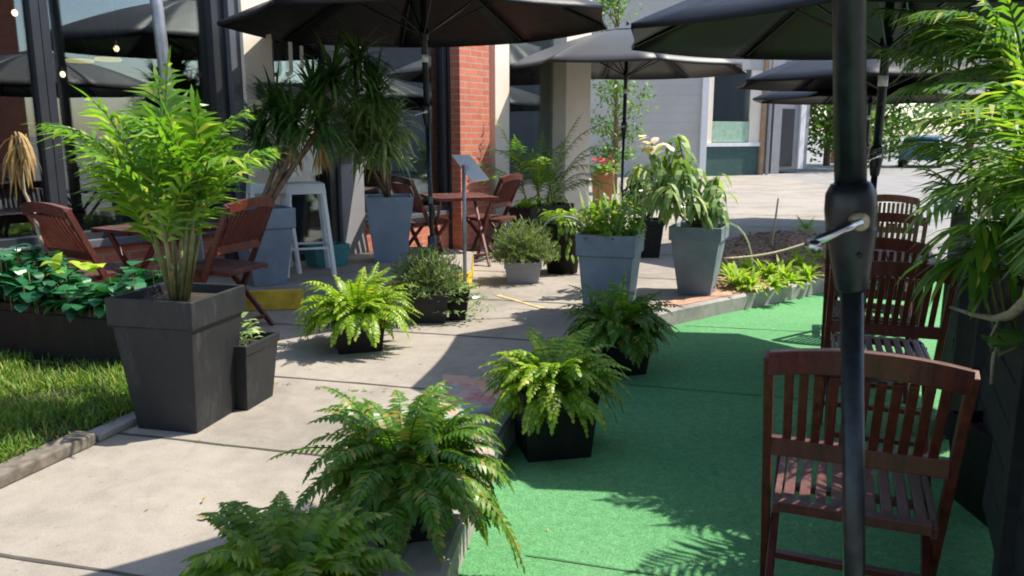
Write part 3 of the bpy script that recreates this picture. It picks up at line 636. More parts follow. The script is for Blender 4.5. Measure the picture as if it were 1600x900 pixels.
# ------------------------------------------------------------------ market umbrellas
def make_umbrella(rim=2.05, R_=1.55, rise=.50):
    t = thing('market_umbrella', 'x', 'umbrella', group='dark market umbrellas')
    MB().lathe([(.24, 0), (.245, .03), (.22, .055), (.06, .075), (.04, .10), (.038, .32), (.03, .33)], 24).build('base', M['frame'], t, True)
    MB().tube([(0, 0, .05), (0, 0, 1.26)], .0185, 16).build('lower_pole', M['pole'], t, True)
    MB().tube([(0, 0, 1.36), (0, 0, rim + rise)], .0245, 16).build('upper_pole', M['pole'], t, True)
    ch = MB().lathe([(.021, 1.235), (.025, 1.24), (.032, 1.29), (.038, 1.335), (.040, 1.37), (.038, 1.395), (.030, 1.41), (.0255, 1.412)], 24).build('crank_housing', M['pole'], t, True)
    hb = MB(); hb.tube([(-.015, -.037, 1.355), (-.015, -.052, 1.355)], .014, 16); hb.build('crank_knob', M['brass'], ch, True)
    hb = MB(); hb.tube([(-.015, -.046, 1.355), (-.05, -.052, 1.347), (-.098, -.054, 1.332)], [.009, .0075, .008], 10); hb.tube([(-.10, -.050, 1.332), (-.104, -.075, 1.330)], [.009, .010], 10); hb.build('crank_handle', M['chrome'], ch, True)
    hb = MB()
    for a in (.3, 2.4, 4.5): hb.tube([(math.cos(a) * .034, math.sin(a) * .034, 1.30), (math.cos(a) * .0385, math.sin(a) * .0385, 1.30)], .004, 8)
    ch.data.clear_geometry(); hh_ = MB().lathe([(.021, 1.235), (.025, 1.24), (.032, 1.29), (.0385, 1.335), (.0385, 1.338), (.0375, 1.340), (.0385, 1.343), (.040, 1.37), (.038, 1.395), (.030, 1.41), (.0255, 1.412)], 28); hh_.add(hb.v, hb.f); ch.data.from_pydata(hh_.v, [], hh_.f); ch.data.polygons.foreach_set('use_smooth', [True] * len(ch.data.polygons))
    MB().lathe([(.0192, .60), (.0194, .601), (.0194, .66), (.0192, .661)], 16).build('sticker', M['framegrey'], t, True)
    MB().tube([(0, 0, rim + rise - .62), (0, 0, rim + rise - .53)], .034, 14).build('runner', M['pole'], t, True)
    MB().tube([(0, 0, rim + rise - .80), (0, 0, rim + rise - .74)], .027, 14).build('collar', M['white'], t, True)
    MB().lathe([(.02, rim + rise - .02), (.028, rim + rise + .01), (.018, rim + rise + .05), (.004, rim + rise + .07)], 12).build('finial', M['pole'], t, True)
    def P(a, r):                                      # canopy height at fraction r
        return Vector((math.cos(a) * R_ * r, math.sin(a) * R_ * r, rim + rise * (1 - r) ** 1.0 + .05 * math.sin(math.pi * r)))
    b = MB(); vs = []; fs = []; nr, na = 9, 6
    for k in range(8):
        a0 = k * math.pi / 4; a1 = a0 + math.pi / 4
        for i in range(nr + 1):
            r = .12 + .88 * min(i, 8) / 8
            for j in range(na + 1):
                f = j / na; p = P(a0, min(r, 1)).lerp(P(a1, r), f); sg = math.sin(math.pi * f)
                p.z -= .014 * sg * r; sc_ = 1 - .014 * sg * r * (min(i, 8) / 8); p.z -= .028 if i == 9 else 0; p.x *= sc_; p.y *= sc_; vs.append(p)
        o = k * (nr + 1) * (na + 1)
        for i in range(nr):
            for j in range(na):
                q = o + i * (na + 1) + j; fs.append((q, q + na + 1, q + na + 2, q + 1))
    b.add(vs, fs)
    c = b.build('canopy', M['canopy'], t, True, solid=.003)
    b = MB(); top = rim + rise + .015
    for k in range(8):
        a0 = k * math.pi / 4; a1 = a0 + math.pi / 4; r0 = .02; r1 = .28
        z1 = rim + rise * (1 - r1 / R_) + .035
        b.add([(math.cos(a0)*r0, math.sin(a0)*r0, top), (math.cos(a1)*r0, math.sin(a1)*r0, top), (math.cos(a1)*r1, math.sin(a1)*r1, z1), (math.cos(a0)*r1, math.sin(a0)*r1, z1)], [(3, 2, 1, 0)])
    b.build('vent', M['canopy'], c, solid=.003)
    for k in range(8):
        a = k * math.pi / 4
        r_ = MB().bar(P(a, .03) - Vector((0, 0, .02)), P(a, .5) - Vector((0, 0, .012)), .012, .016); r_.bar(P(a, .5) - Vector((0, 0, .012)), P(a, .985) - Vector((0, 0, .010)), .012, .016)
        rb = r_.build('rib', M['pole'], t); MB().bar((math.cos(a) * .03, math.sin(a) * .03, rim + rise - .58), P(a, .5) - Vector((0, 0, .02)), .010, .014).build('strut', M['pole'], rb)
    return t
umb0 = make_umbrella()
# tilt tuple = lean of the pole about x and y
UM = [((.672, 1.30, 0), R(10), 'nearest umbrella, thick dark pole with crank handle rising in front of the first chair', (0, -R(5.6)), 1.0),
      ((2.14, 4.78, 0), R(14), 'dark umbrella over the table in the row of chairs, second from the camera', (R(.5), R(0)), 1.01),
      (None, R(12), 'dark umbrella third along the chair row, partly hidden by the second canopy', (0, 0), 1.05),
      (None, R(0), 'small far umbrella at the end of the chair row, lowest in the picture', (0, 0), 1.08),
      (None, R(14), 'dark umbrella by the shop door, wide canopy over the yucca', (0, -R(1.2)), 1.13),
      (None, R(4), 'dark grey umbrella with sunlit top in front of the clapboard wall', (0, R(.6)), 1.05)]
def at(u, y, z): p = A(u, 250, y); return (p.x, p.y, z)
UM[2] = (at(1368, 9.1, -.0),) + UM[2][1:]; UM[3] = (at(1352, 11.7, -.07),) + UM[3][1:]; UM[4] = (at(674, 6.9, S + .15),) + UM[4][1:]; UM[5] = (at(972, 10.9, S),) + UM[5][1:]
for i, (l, rz, lb, tl, sc_) in enumerate(UM):
    o = umb0 if i == 0 else dup(umb0, l, rz, lb)
    o.location = l; o.rotation_euler = (tl[0], tl[1], rz); o['label'] = lb; o.scale = (sc_ if i != 4 else 1.04, sc_ if i != 4 else 1.04, 1.0 if i < 4 else (1.02 if i == 4 else 1.07))

m, n, b = new_mat('grey_fabric_canopy'); v = coords(n)
n.links.new(ramp(n, noise(n, v, 3, 5), [(.3, (.012, .0115, .012)), (.7, (.019, .0185, .018))]), b.inputs['Base Color']); b.inputs['Roughness'].default_value = .5; b.inputs['Sheen Weight'].default_value = .15
for ch_ in o.children:
    if ch_.name.startswith('canopy'):
        ch_.data = ch_.data.copy(); ch_.data.materials[0] = m
        for v_ in ch_.children: v_.data = v_.data.copy(); v_.data.materials[0] = m

# ------------------------------------------------------------------ plant builders
def pot_sq(root, hb, ht, h, mat, lip=.06, wall=.018, band=True):
    b = MB(); o = len(b.v)
    prof = [(hb, 0), (hb + (ht - hb) * (1 - lip / h), h - lip)]
    if band: prof += [(ht + .002, h - lip + .003), (ht + .004, h)]
    else: prof += [(ht, h)]
    prof += [(prof[-1][0] - wall, h), (prof[-1][0] - wall - .004, h - .05)]
    rings = [[(a * p, c * p, z) for a, c in ((-1,-1),(1,-1),(1,1),(-1,1))] for p, z in prof]
    b.loft(rings); p = b.build('pot', mat, root, bevel=.005)
    k = prof[-1][0] + .003; MB().box(-k, k, -k, k, h - .065, h - .045).build('soil', M['soil'], p); return p
def pot_rd(root, rb, rt, h, mat):
    p = MB().lathe([(rb, 0), (rt * .98, h * .86), (rt * 1.06, h * .87), (rt * 1.07, h), (rt, h), (rt * .97, h - .04)], 24).build('pot', mat, root, True)
    return p
def frond(b, base, az, el, L, wid, droop, pairs, pw, stiff=.9, tipd=.5, stem=.003, wob=.1, fwd=.42):
    """arching rachis with pairs of narrow pinnae"""
    p = Vector(base); d = Vector((math.cos(az) * math.cos(el), math.sin(az) * math.cos(el), math.sin(el))); n_ = pairs; step = L / n_
    sb = rnd(-.15, .15); pts = [p.copy()]
    side0 = Vector((-math.sin(az), math.cos(az), 0))
    for i in range(n_):
        t = (i + 1) / n_
        d = (d + Vector((0, 0, -droop / n_ * (.4 + 1.5 * t))) + side0 * sb / n_).normalized(); p = p + d * step; pts.append(p.copy())
        side = d.cross(Vector((0, 0, 1)));
        if side.length < .05: side = side0.copy()
        side.normalize(); upv = side.cross(d)
        pl = wid * (math.sin(math.pi * (t * .86 + .1)) ** .75) * rnd(.85, 1.1)
        for s_ in (-1, 1):
            dd = (side * s_ * stiff + d * fwd + upv * rnd(-.05, .25) + Vector((rnd(-wob, wob), rnd(-wob, wob), rnd(-wob, wob)))).normalized()
            b.leaf(p, dd, pl, pw, tipd, 2, upv)
    b.leaf(p, d, wid * .5, pw, .2, 2)
    b.tube(pts[::max(1, n_ // 6)] + [pts[-1]], [stem] * (len(pts[::max(1, n_ // 6)])) + [stem * .4], 4, False)
def fern(name, label, loc, rz, pot, Lf, nf, mat, droop=1.5, wid=.06, pairs=24, pw=.011, rise=.0, cat='potted fern', group=None, seed=1, up=(.3, 1.3), tip=.5, lean=None, extra=None):
    random.seed(seed)
    t = thing(name, label, cat, loc, rz, group)
    hb, ht, h, pm = pot; pot_sq(t, hb, ht, h, pm, lip=.05)
    b = MB()
    for i in range(nf):
        az = i * 2.39996 + rnd(-.3, .3); el = rnd(*up); r0 = ht * .5 * rnd(0, 1)
        L = Lf * rnd(.65, 1.1)
        if lean: L *= 1 + lean[1] * math.cos(az - lean[0])
        frond(b, (math.cos(az) * r0, math.sin(az) * r0, h - .045 + rise), az, el, L, wid * rnd(.8, 1.15), droop * rnd(.7, 1.35), pairs, pw, tipd=tip)
    if extra:
        for az, el, L, dr in extra: frond(b, (0, 0, h - .04), az, el, L, wid * .8, dr, pairs, pw, tipd=tip)
    b.build('foliage', mat, t); return t

BK = M['black']
beige = simple('beige_side_pot', (.30, .28, .22), .7)
def at_g(u, v, z): p = G(u, v, z); return p
fern('potted_fern', 'dark green feathery fern in a tall black pot, second from the camera beside the kerb', (-.365, 2.58, S), R(14), (.11, .14, .25, BK), .355, 180, M['ferndeep'], 1.75, .062, 22, .016, seed=3, extra=[(2.9, .5, .5, .9), (-.7, .3, .58, 1.9), (-.5, .2, .55, 2.1)])
fern('potted_fern', 'nearest fern, feathery fronds cut off at the bottom', (-.575, 1.84, S), R(10), (.11, .14, .25, BK), .30, 170, M['fernmid'], 1.6, .065, 20, .017, seed=4)
fern('potted_fern', 'lime green fern in a black pot on the carpet, in front of a darker fern', (.19, 3.62, 0), R(12), (.15, .18, .34, BK), .335, 200, M['fernlime'], 1.6, .050, 16, .019, seed=5)
fern('potted_fern', 'darker fern right behind the lime green one, by the kerb and first tall grey pot', (.68, 4.90, .0), R(16), (.13, .16, .30, BK), .37, 170, M['ferndeep'], 1.5, .065, 20, .016, seed=6, extra=[(1.3, 1.45, .36, .1)])
fern('potted_fern', 'light green fern in a black square pot in the middle of the pavement', (-.99, 4.98, S), R(18), (.135, .165, .26, BK), .37, 180, M['fernlime'], 1.35, .06, 17, .019, seed=8)

def bushy(name, label, loc, rz, pot, rad, hz, count, leafL, leafW, mat, seed=1, up=.5, cat='potted shrub', square=True, sprig=True):
    random.seed(seed); t = thing(name, label, cat, loc, rz); hb, ht, h, pm = pot
    (pot_sq if square else pot_rd)(t, hb, ht, h, pm); b = MB(); sb = MB()
    c0 = Vector((0, 0, h - .02))
    for i in range(count):
        a = rnd(0, 6.28); e = math.asin(rnd(-.25, 1)); d = Vector((math.cos(a) * math.cos(e), math.sin(a) * math.cos(e), math.sin(e)))
        tip = Vector((d.x * rad, d.y * rad, max(-.06, d.z) * hz)) * rnd(.75, 1.08) + Vector((0, 0, hz * .12))
        if i % 3 == 0: sb.tube([c0, c0 + tip * .5 + Vector((0, 0, .03)), c0 + tip], [.004, .003, .001], 4, False)
        for k in range(12):
            f = .35 + .65 * k / 11; p = c0 + tip * f + Vector((0, 0, .03 * math.sin(f * 3.1)))
            dd = (d * rnd(.3, 1) + Vector((rnd(-1, 1), rnd(-1, 1), rnd(-.4, 1) + up))).normalized()
            b.leaf(p, dd, leafL * rnd(.6, 1.1), leafW, .3, 2, (rnd(-1, 1), rnd(-1, 1), 1))
    b.build('foliage', mat, t); sb.build('stems', M['cane'], t); return t
bushy('potted_shrub', 'round sage green shrub in a grey pot beside the yellow step edge', (-.62, 5.78, S), 0, (.13, .17, .22, M['char']), .30, .30, 330, .05, .010, M['sage'], 11)
bushy('potted_shrub', 'soft rosemary like shrub in a small grey pot, left of the tall grey planters', (.10, 7.36, S), 0, (.14, .17, .20, M['greyrender']), .32, .36, 300, .07, .010, M['sage'], 12)
# trailing variegated plant beside the round shrub
random.seed(13); t = thing('trailing_plant', 'small trailing plant with pale variegated leaves in a low black pot beside the round shrub', 'potted plant', (-.40, 5.80, S)); pot_sq(t, .06, .08, .2, BK); b = MB()
for i in range(46):
    a = rnd(-2.2, .8); L = rnd(.12, .26); p0 = Vector((0, 0, .2))
    for k in range(7):
        f = k / 6; p = p0 + Vector((math.cos(a) * L * f, math.sin(a) * L * f, .10 * math.sin(f * 2.6) - .16 * f * f)); b.leaf(p, (rnd(-1, 1), rnd(-1, 1), rnd(-.5, .8)), .05, .022, .4, 2)
b.build('foliage', M['varieg'], t)
# small charcoal pot with sprig
t = thing('potted_plant', 'small plant with pale leaves in a low charcoal pot tucked behind the big palm pot', 'potted plant', (-1.40, 3.93, S), -R(14)); pot_sq(t, .12, .155, .34, M['char'], lip=.05); b = MB()
for i in range(60):
    a = rnd(0, 6.28); L = rnd(.05, .17); p = Vector((math.cos(a) * L * .6 , math.sin(a) * L * .6, .31 + rnd(0, .12)))
    b.leaf(p, (math.cos(a), math.sin(a), rnd(.1, 1.4)), .075, .03, .8, 3)
b.build('foliage', M['varieg'], t)

# areca palm
def palm(root, h0, n_canes, nfr, L, mat, spread=.10, leafl=.22, pairs=24, pw=.014, droop=1.1, canel=(.2, .5), el=(.65, 1.4), lean=None, name='frond'):
    cb = MB(); b = MB()
    for i in range(n_canes):
        a = i * 2.4 + rnd(-.3, .3); r0 = spread * rnd(.1, 1); p0 = Vector((math.cos(a) * r0, math.sin(a) * r0, h0)); hh = rnd(*canel)
        p1 = p0 + Vector((math.cos(a) * hh * .22, math.sin(a) * hh * .22, hh)); cb.tube([p0, p0.lerp(p1, .5) + Vector((.005, 0, 0)), p1], [.011, .010, .007], 7)
        for k in range(nfr):
            az = a + rnd(-1.1, 1.1) if i % 3 else rnd(0, 6.28); e = rnd(*el); LL = L * rnd(.7, 1.1)
            if lean: LL *= 1 + lean[1] * math.cos(az - lean[0])
            frond(b, p0.lerp(p1, rnd(.6, 1)), az, e, LL, leafl * rnd(.8, 1.1), droop * rnd(.6, 1.3), pairs, pw, .62, .7, .0045, .12, .75)
    cb.build('canes', M['cane'], root, True); b.build('fronds', mat, root)
random.seed(21)
t = thing('potted_palm', 'areca palm with arching fronds in the big charcoal square pot at the grass edge', 'potted palm', (-1.56, 3.66, S), -R(13)); pot_sq(t, .155, .215, .63, M['char'], lip=.13)
palm(t, .57, 9, 4, .50, M['palmlime'], .06, .23, 14, .022, 1.0, (.2, .80), (.95, 1.52))

# yucca / dragon tree style plants
def rosette(b, c, nl, L, wd, mat_up=.2, droop=1.4, el=(-.3, 1.4)):
    for i in range(nl):
        az = i * 2.4 + rnd(-.2, .2); e = rnd(*el); b.leaf(c + Vector((0, 0, rnd(-.07, .05))), (math.cos(az) * math.cos(e), math.sin(az) * math.cos(e), math.sin(e)), L * rnd(.7, 1.1), wd, droop * rnd(.5, 1.2), 5, prof=[.5, .9, 1, .8, .5, 0])
random.seed(31)
t = thing('potted_yucca', 'dark spiky yucca with brown trunks in the grey square pot on the door step', 'potted yucca', (-2.02, 6.45, SP), R(35)); pot_sq(t, .135, .205, .62, M['greypot'], lip=.16)
inv = Matrix.Rotation(-R(35), 4, 'Z')
def loc(pw): return inv @ (Vector(pw) - Vector((-2.02, 6.45, SP)))
cb = MB(); b = MB(); heads = [A(455, 190, 6.5), A(520, 125, 6.55), A(560, 100, 6.7), A(500, 195, 6.4), A(430, 175, 6.6)]
for i, hp in enumerate(heads[:4]):
    q = loc(hp); base = Vector((rnd(-.05, .05), rnd(-.05, .05), .56)); mid = base.lerp(q, .5) + Vector((rnd(-.04, .04), rnd(-.04, .04), -.04)); cb.tube([base, base.lerp(mid, .6), mid, q], [.026, .022, .02, .014], 8)
for hp in heads + [A(405, 215, 6.6), A(490, 150, 6.8), A(585, 150, 6.8)]: rosette(b, loc(hp), 120, .42, .028, droop=1.1)
cb.build('trunks', M['bark'], t, True); b.build('leaves', M['dark'], t)
b = MB()
for hp in (heads[0], heads[3]):
    q = loc(hp)
    for i in range(34): az = rnd(0, 6.28); b.leaf(q + Vector((0, 0, -.12)), (math.cos(az) * .5, math.sin(az) * .5, -1), .28 * rnd(.7, 1.2), .018, .6, 3)
b.build('dry_leaves', M['dry'], t)
random.seed(33)
bp = Vector((-1.18, 7.68, SP))
t = thing('potted_dracaena', 'arching pale green strap leaved plant in the blue grey pot by the door', 'potted dracaena', bp, R(10)); pot_sq(t, .15, .225, .62, M['bluepot'], lip=.05, band=False)
inv2 = Matrix.Rotation(-R(10), 4, 'Z'); cb = MB(); b = MB()
for u, v, dy in ((575, 195, 0), (610, 205, .1), (560, 225, -.1), (600, 235, -.2), (585, 165, .1), (545, 195, 0)):
    q = inv2 @ (A(u, v, 7.6 + dy) - bp); cb.tube([(0, 0, .56), q * .5 + Vector((0, 0, .3)), q], [.02, .016, .01], 7); rosette(b, q, 110, .42, .036, droop=1.45, el=(-.1, 1.4))
cb.build('trunks', M['bark'], t, True); b.build('leaves', M['strap'], t)

# tall grey planters
random.seed(41)
t = thing('planter', 'tall tapered grey planter with mixed leafy flowers, left of the two beside the kerb', 'planter', (.74, 5.95, S), -R(18)); pot_sq(t, .16, .215, .63, M['greypot'], lip=.16)
b = MB()
for i in range(520):
    a = rnd(0, 6.28); r0 = .22 * math.sqrt(rnd(0, 1)); hh = rnd(.0, .30) * (1 - r0); p = Vector((math.cos(a) * r0, math.sin(a) * r0, .59 + hh)); b.leaf(p, (math.cos(a) * .7 + rnd(-.5, .5), math.sin(a) * .7 + rnd(-.5, .5), rnd(-.1, 1)), .09 * rnd(.6, 1.2), .036, .8, 3)
b.build('foliage', M['fernmid'], t); b = MB()
for i in range(26):
    a = rnd(0, 6.28); p = Vector((rnd(-.2, .2), rnd(-.2, .2), .57)); L = rnd(.3, .5); b.leaf(p, (rnd(-.35, .35), rnd(-.35, .35), 1), L, .02, .25, 4)
b.build('tall_leaves', M['varieg'], t)
b = MB()
for i in range(30): p = Vector((rnd(-.24, -.1), rnd(-.15, .1), .62 + rnd(0, .18))); b.leaf(p, (rnd(-1, 1), rnd(-1, 0), rnd(0, 1)), .04, .035, .3, 2)
b.build('flowers', leafmat('yellow_petal', (.6, .55, .12), (.75, .7, .3), .3, .6), t)
random.seed(42)
J = Vector((1.60, 6.80, S))
t = thing('planter', 'tall tapered grey planter with drooping glossy leaves, right of the two at the kerb corner', 'planter', J, -R(23)); pot_sq(t, .135, .215, .59, M['greypot'], lip=.12)
invj = Matrix.Rotation(R(23), 4, 'Z'); b = MB(); cb = MB()
for u, v, dy in ((1010, 225, 0), (1035, 240, .2), (1060, 250, -.1), (1090, 255, .1), (1120, 275, 0), (1000, 260, .2), (1045, 290, -.2), (1080, 300, -.2), (1110, 310, .1), (1020, 300, .1), (1130, 300, -.1), (1060, 215, .2)):
    q = invj @ (A(u, v, 6.75 + dy) - J); cb.tube([(rnd(-.05, .05), rnd(-.05, .05), .54), q * .55 + Vector((0, 0, .24)), q], [.012, .009, .004], 6)
    for i in range(22):
        az = rnd(0, 6.28); f = rnd(.55, 1.05); c = Vector((0, 0, .5)).lerp(q, f); b.leaf(c, (math.cos(az) * .9, math.sin(az) * .9, rnd(-.1, .6)), rnd(.17, .30), .056 * rnd(.7, 1.1), rnd(1.4, 2.8), 4, prof=[.35, 1, .95, .6, 0])
cb.build('stems', M['cane'], t, True); b.build('foliage', M['strap'], t)
b = MB()
for i in range(18): q = invj @ (A(rnd(1000, 1045), rnd(212, 245), 6.7) - J); b.leaf(q, (rnd(-1, 1), rnd(-1, 0), rnd(-.3, .6)), .10, .07, .6, 3)
b.build('pale_flowers', M['pink'], t)
b = MB()
for i in range(7): az = rnd(-.4, .4); b.leaf((.1, rnd(-.1, .1), .58), (math.cos(az), math.sin(az) * .6, 1.0), .62, .014, 3.0, 8, prof=[.6]*8 + [0])
b.build('arching_blades', M['strap'], t)
# black pots further back
random.seed(43)
t = thing('planter', 'black square pot with tall leafy plant behind the two grey planters', 'planter', (1.50, 8.9, S), 0); pot_sq(t, .13, .17, .42, BK); b = MB(); cb = MB()
for i in range(12):
    a = rnd(0, 6.28); q = Vector((math.cos(a) * .25, math.sin(a) * .2, rnd(.6, 1.1))); cb.tube([(0, 0, .38), q * .5 + Vector((0, 0, .2)), q], [.01, .008, .004], 5)
    for k in range(26): az = rnd(0, 6.28); b.leaf(Vector((0, 0, .45)).lerp(q, rnd(.3, 1)), (math.cos(az), math.sin(az), rnd(-.2, .7)), rnd(.12, .2), .05, 1.6, 3)
cb.build('stems', M['cane'], t, True); b.build('foliage', M['dark'], t)
t = thing('planter', 'round black pot with arching rim and trailing leaves, right behind the rosemary shrub', 'planter', (.50, 7.85, S)); pot_rd(t, .15, .20, .50, BK)
MB().tube([(.2 * math.cos(a), -.2 * math.sin(a) * .2 - .16, .44 + .13 * math.sin(a)) for a in [math.pi * k / 12 for k in range(13)]], .012, 7).build('handle', M['greyrender'], t, True); b = MB()
for i in range(200): a = rnd(0, 6.28); r0 = rnd(0, .2); b.leaf((math.cos(a) * r0, math.sin(a) * r0, .46 + rnd(0, .16)), (math.cos(a), math.sin(a), rnd(-.2, .8)), .12, .04, 1.2, 3)
for i in range(60): a = rnd(-2.6, -.4); b.leaf((math.cos(a) * .21, math.sin(a) * .21, rnd(.15, .5)), (math.cos(a) * .5, math.sin(a) * .5, -.6), .09, .035, .6, 3)
b.build('foliage', M['fernmid'], t)
random.seed(44)
t = thing('planter', 'long black trough with a small palm and flowers beneath the cream framed shop window', 'planter', (.36, 9.75, S), R(54))
MB().loft([[(a * x, c * y, z) for a, c in ((-1,-1),(1,-1),(1,1),(-1,1))] for x, y, z in ((.42, .12, 0), (.46, .15, .44), (.48, .17, .44), (.48, .17, .50), (.45, .14, .50), (.44, .13, .45))]).build('trough', BK, t, bevel=.005)
palm(t, .46, 6, 4, .85, M['palm'], .18, .20, 20, .016, 1.1, (.15, .4), (.7, 1.4)); b = MB()
for i in range(160): x = rnd(-.42, .42); b.leaf((x, rnd(-.12, .12), .46 + rnd(0, .14)), (rnd(-1, 1), rnd(-1, 1), rnd(0, 1)), .10, .045, .8, 3)
b.build('low_leaves', M['lime'], t)
# red flowers in a pot on a small stand, far back
t = thing('flower_pot', 'terracotta pot of red geraniums at the far corner of the shop', 'flower pot', (1.45, 12.9, S)); pot_rd(t, .13, .18, .75, simple('terracotta', (.38, .18, .09), .85)); b = MB()
for i in range(160): a = rnd(0, 6.28); r0 = rnd(0, .3); b.leaf((math.cos(a) * r0, math.sin(a) * r0, .72 + rnd(0, .14)), (rnd(-1, 1), rnd(-1, 1), rnd(0, 1)), .10, .07, .6, 3)
b.build('foliage', M['fernmid'], t); b = MB()
for i in range(45): a = rnd(0, 6.28); r0 = rnd(0, .2); b.leaf((math.cos(a) * r0, math.sin(a) * r0, .88 + rnd(0, .10)), (rnd(-1, 1), rnd(-1, 1), rnd(0, 1)), .06, .05, .4, 2)
b.build('flowers', M['red'], t)

# long black planter of broad leaves at the left
random.seed(51)
pr = Vector((-2.13, 4.35, S)); pa = R(-18.5)
t = thing('planter_box', 'long low black planter box full of broad dark green leaves at the left edge', 'planter box', pr, pa)
MB().loft([[(x, y, z) for x, y in ((-1.55 - k, -k), (0 + k, -k), (0 + k, .42 + k), (-1.55 - k, .42 + k))] for k, z in ((0, .03), (.0, .32), (.012, .325), (.012, .37), (-.02, .37), (-.022, .33))]).build('box', BK, t, bevel=.004)
MB().box(-1.6, .08, -.06, .47, -.02, .03).build('plinth', M['kerb'], t, bevel=.004)
b = MB(); sb = MB()
for i in range(900):
    x = rnd(-1.55, .0); y = rnd(-.04, .42); k = .13 + .10 * math.sin(x * 5.5 + 1) + .05 * math.sin(y * 9); z = .36 + max(.03, k) * rnd(.2, 1.25); az = rnd(0, 6.28)
    b.leaf((x, y, z), (math.cos(az), math.sin(az), rnd(.0, .7)), rnd(.07, .13), rnd(.06, .10), rnd(.5, 1.6), 4, prof=[.3, .95, 1, .65, 0])
    if i % 4 == 0: sb.tube([(x, y, .33), (x, y, z)], .003, 4, False)
b.build('foliage', M['broad'], t); sb.build('stems', M['cane'], t); b = MB()
for i in range(7): b.leaf((-.42 + rnd(-.16, .16), .05 + rnd(-.05, .1), .56 + rnd(0, .07)), (rnd(-1, 1), rnd(-1, .3), rnd(.3, 1.2)), .12, .085, 1.1, 4, prof=[.3, 1, 1, .6, 0])
b.build('young_leaves', M['lime'], t)
b = MB().tube([A(75, 420, 5.1), A(62, 370, 5.1), A(52, 330, 5.1), A(38, 300, 5.05), A(32, 240, 5.0), A(30, 210, 5.0)], [.012, .012, .011, .009, .007, .005], 6)
tr_ = thing('dried_plant', 'tall bare stalk with withered hanging leaves behind the black planter box', 'plant', (0, 0, 0)); b.build('stalk', M['rope'], tr_, True); b = MB()
for i in range(46): p = A(32 + rnd(-14, 12), rnd(205, 250), 5.0); b.leaf(p, (rnd(-1, 1), rnd(-1, .5), rnd(-1.6, .0)), rnd(.16, .34), .02, 1.8, 4)
b.build('leaves', M['dry'], tr_)

# lawn patch with timber edging
random.seed(61)
lawn = [(-1.80, 3.74), (-1.93, 3.36), (-2.10, 2.92), (-4.2, 3.3), (-4.4, 5.1), (-2.95, 4.62), (-2.1, 4.33)]
poly('ground_lawn', lawn, S, S + .03, M['soil'])
def inside(x, y, P):
    c = False; j = len(P) - 1
    for i in range(len(P)):
        if (P[i][1] > y) != (P[j][1] > y) and x < (P[j][0]-P[i][0]) * (y-P[i][1]) / (P[j][1]-P[i][1]) + P[i][0]: c = not c
        j = i
    return c
b = MB(); k = 0
while k < 16000:
    x = rnd(-3.4, -1.78); y = rnd(2.85, 4.7)
    if not inside(x, y, lawn): continue
    k += 1; gg = math.sin(x * 6.1 + 1.3 * math.sin(y * 4)) * math.sin(y * 7.3 + x * 2)
    if gg > .45 and rnd(0, 1) < .75: continue
    b.leaf((x, y, S + .03), (rnd(-.6, .6), rnd(-.6, .6), 1), rnd(.04, .10), .007, rnd(.2, 1), 2)
tag(b.build('grass', M['grass']), kind='stuff')
e0 = Vector((-2.03, 2.72)); e1 = Vector((-1.74, 3.66)); 
te = thing('timber_edging', 'weathered timber board edging the grass beside the pavement', 'edging', (e0.x, e0.y, S), math.atan2(*(e1 - e0).yx))
MB().box(-1.0, .66, .0, .11, 0, .055).build('board', M['timber'], te, bevel=.008)
MB().box(.68, .98, .01, .10, 0, .035).build('board', M['kerb'], te, bevel=.008)
te2 = thing('paving_slab', 'flat concrete slab between the planter box and the big charcoal pot', 'slab', (-1.93, 4.05, S), R(-18)); MB().box(-.12, .16, -.1, .2, 0, .02).build('slab', M['kerb'], te2, bevel=.004)

# ------------------------------------------------------------------ right side: fence, palms
fd = Vector((math.sin(R(25)), math.cos(R(25)), 0))
f0 = Vector((1.02, 1.15, 0))
fe = thing('slat_fence', 'charcoal timber fence of close boards beside the chairs at the right edge', 'fence', f0, R(65))
for x in (0, 1.2, 2.4):
    MB().box(x - .045, x + .045, -.045, .045, 0, 1.02).build('post', M['fence'], fe, bevel=.004)
b = MB()
for j in range(6):
    z = .08 + j * .152
    b.box(.05, 1.15, -.02, .01, z, z + .14); b.box(1.25, 2.35, -.02, .01, z, z + .14)
b.build('boards', M['fence'], fe, bevel=.004); 
rp = MB().tube([A(1485, 480, 3.2), A(1520, 492, 2.9), A(1555, 498, 2.6), A(1580, 492, 2.35), A(1604, 470, 2.2), A(1640, 440, 2.1)], [.006, .008, .012, .016, .018, .018], 7)
tag(rp.build('rope', M['rope'], smooth=True), 'thick pale rope tied along the fence top at the right edge', 'rope')
rp = MB().tube([A(1562, 500, 2.5), A(1545, 535, 2.45), A(1550, 548, 2.45), A(1558, 530, 2.46), A(1552, 560, 2.44), A(1549, 600, 2.44)], .006, 6)
tag(rp.build('rope', M['rope'], smooth=True), 'knotted rope end hanging by the nearest chair', 'rope')
for x, y, lb in ((2.78, 4.95, 'dark fence post behind the palm leaves, beside the carpet table'), (2.2, 3.75, 'dark fence post just past the end of the board fence')):
    p = thing('fence_post', lb, 'post', (x, y, 0), R(65), 'single posts beyond the fence'); MB().box(-.05, .05, -.05, .05, 0, 1.0).build('post', M['fence'], p, bevel=.005); MB().sq([(.06, 1.0), (.06, 1.02), (.01, 1.05)]).build('cap', M['fence'], p)

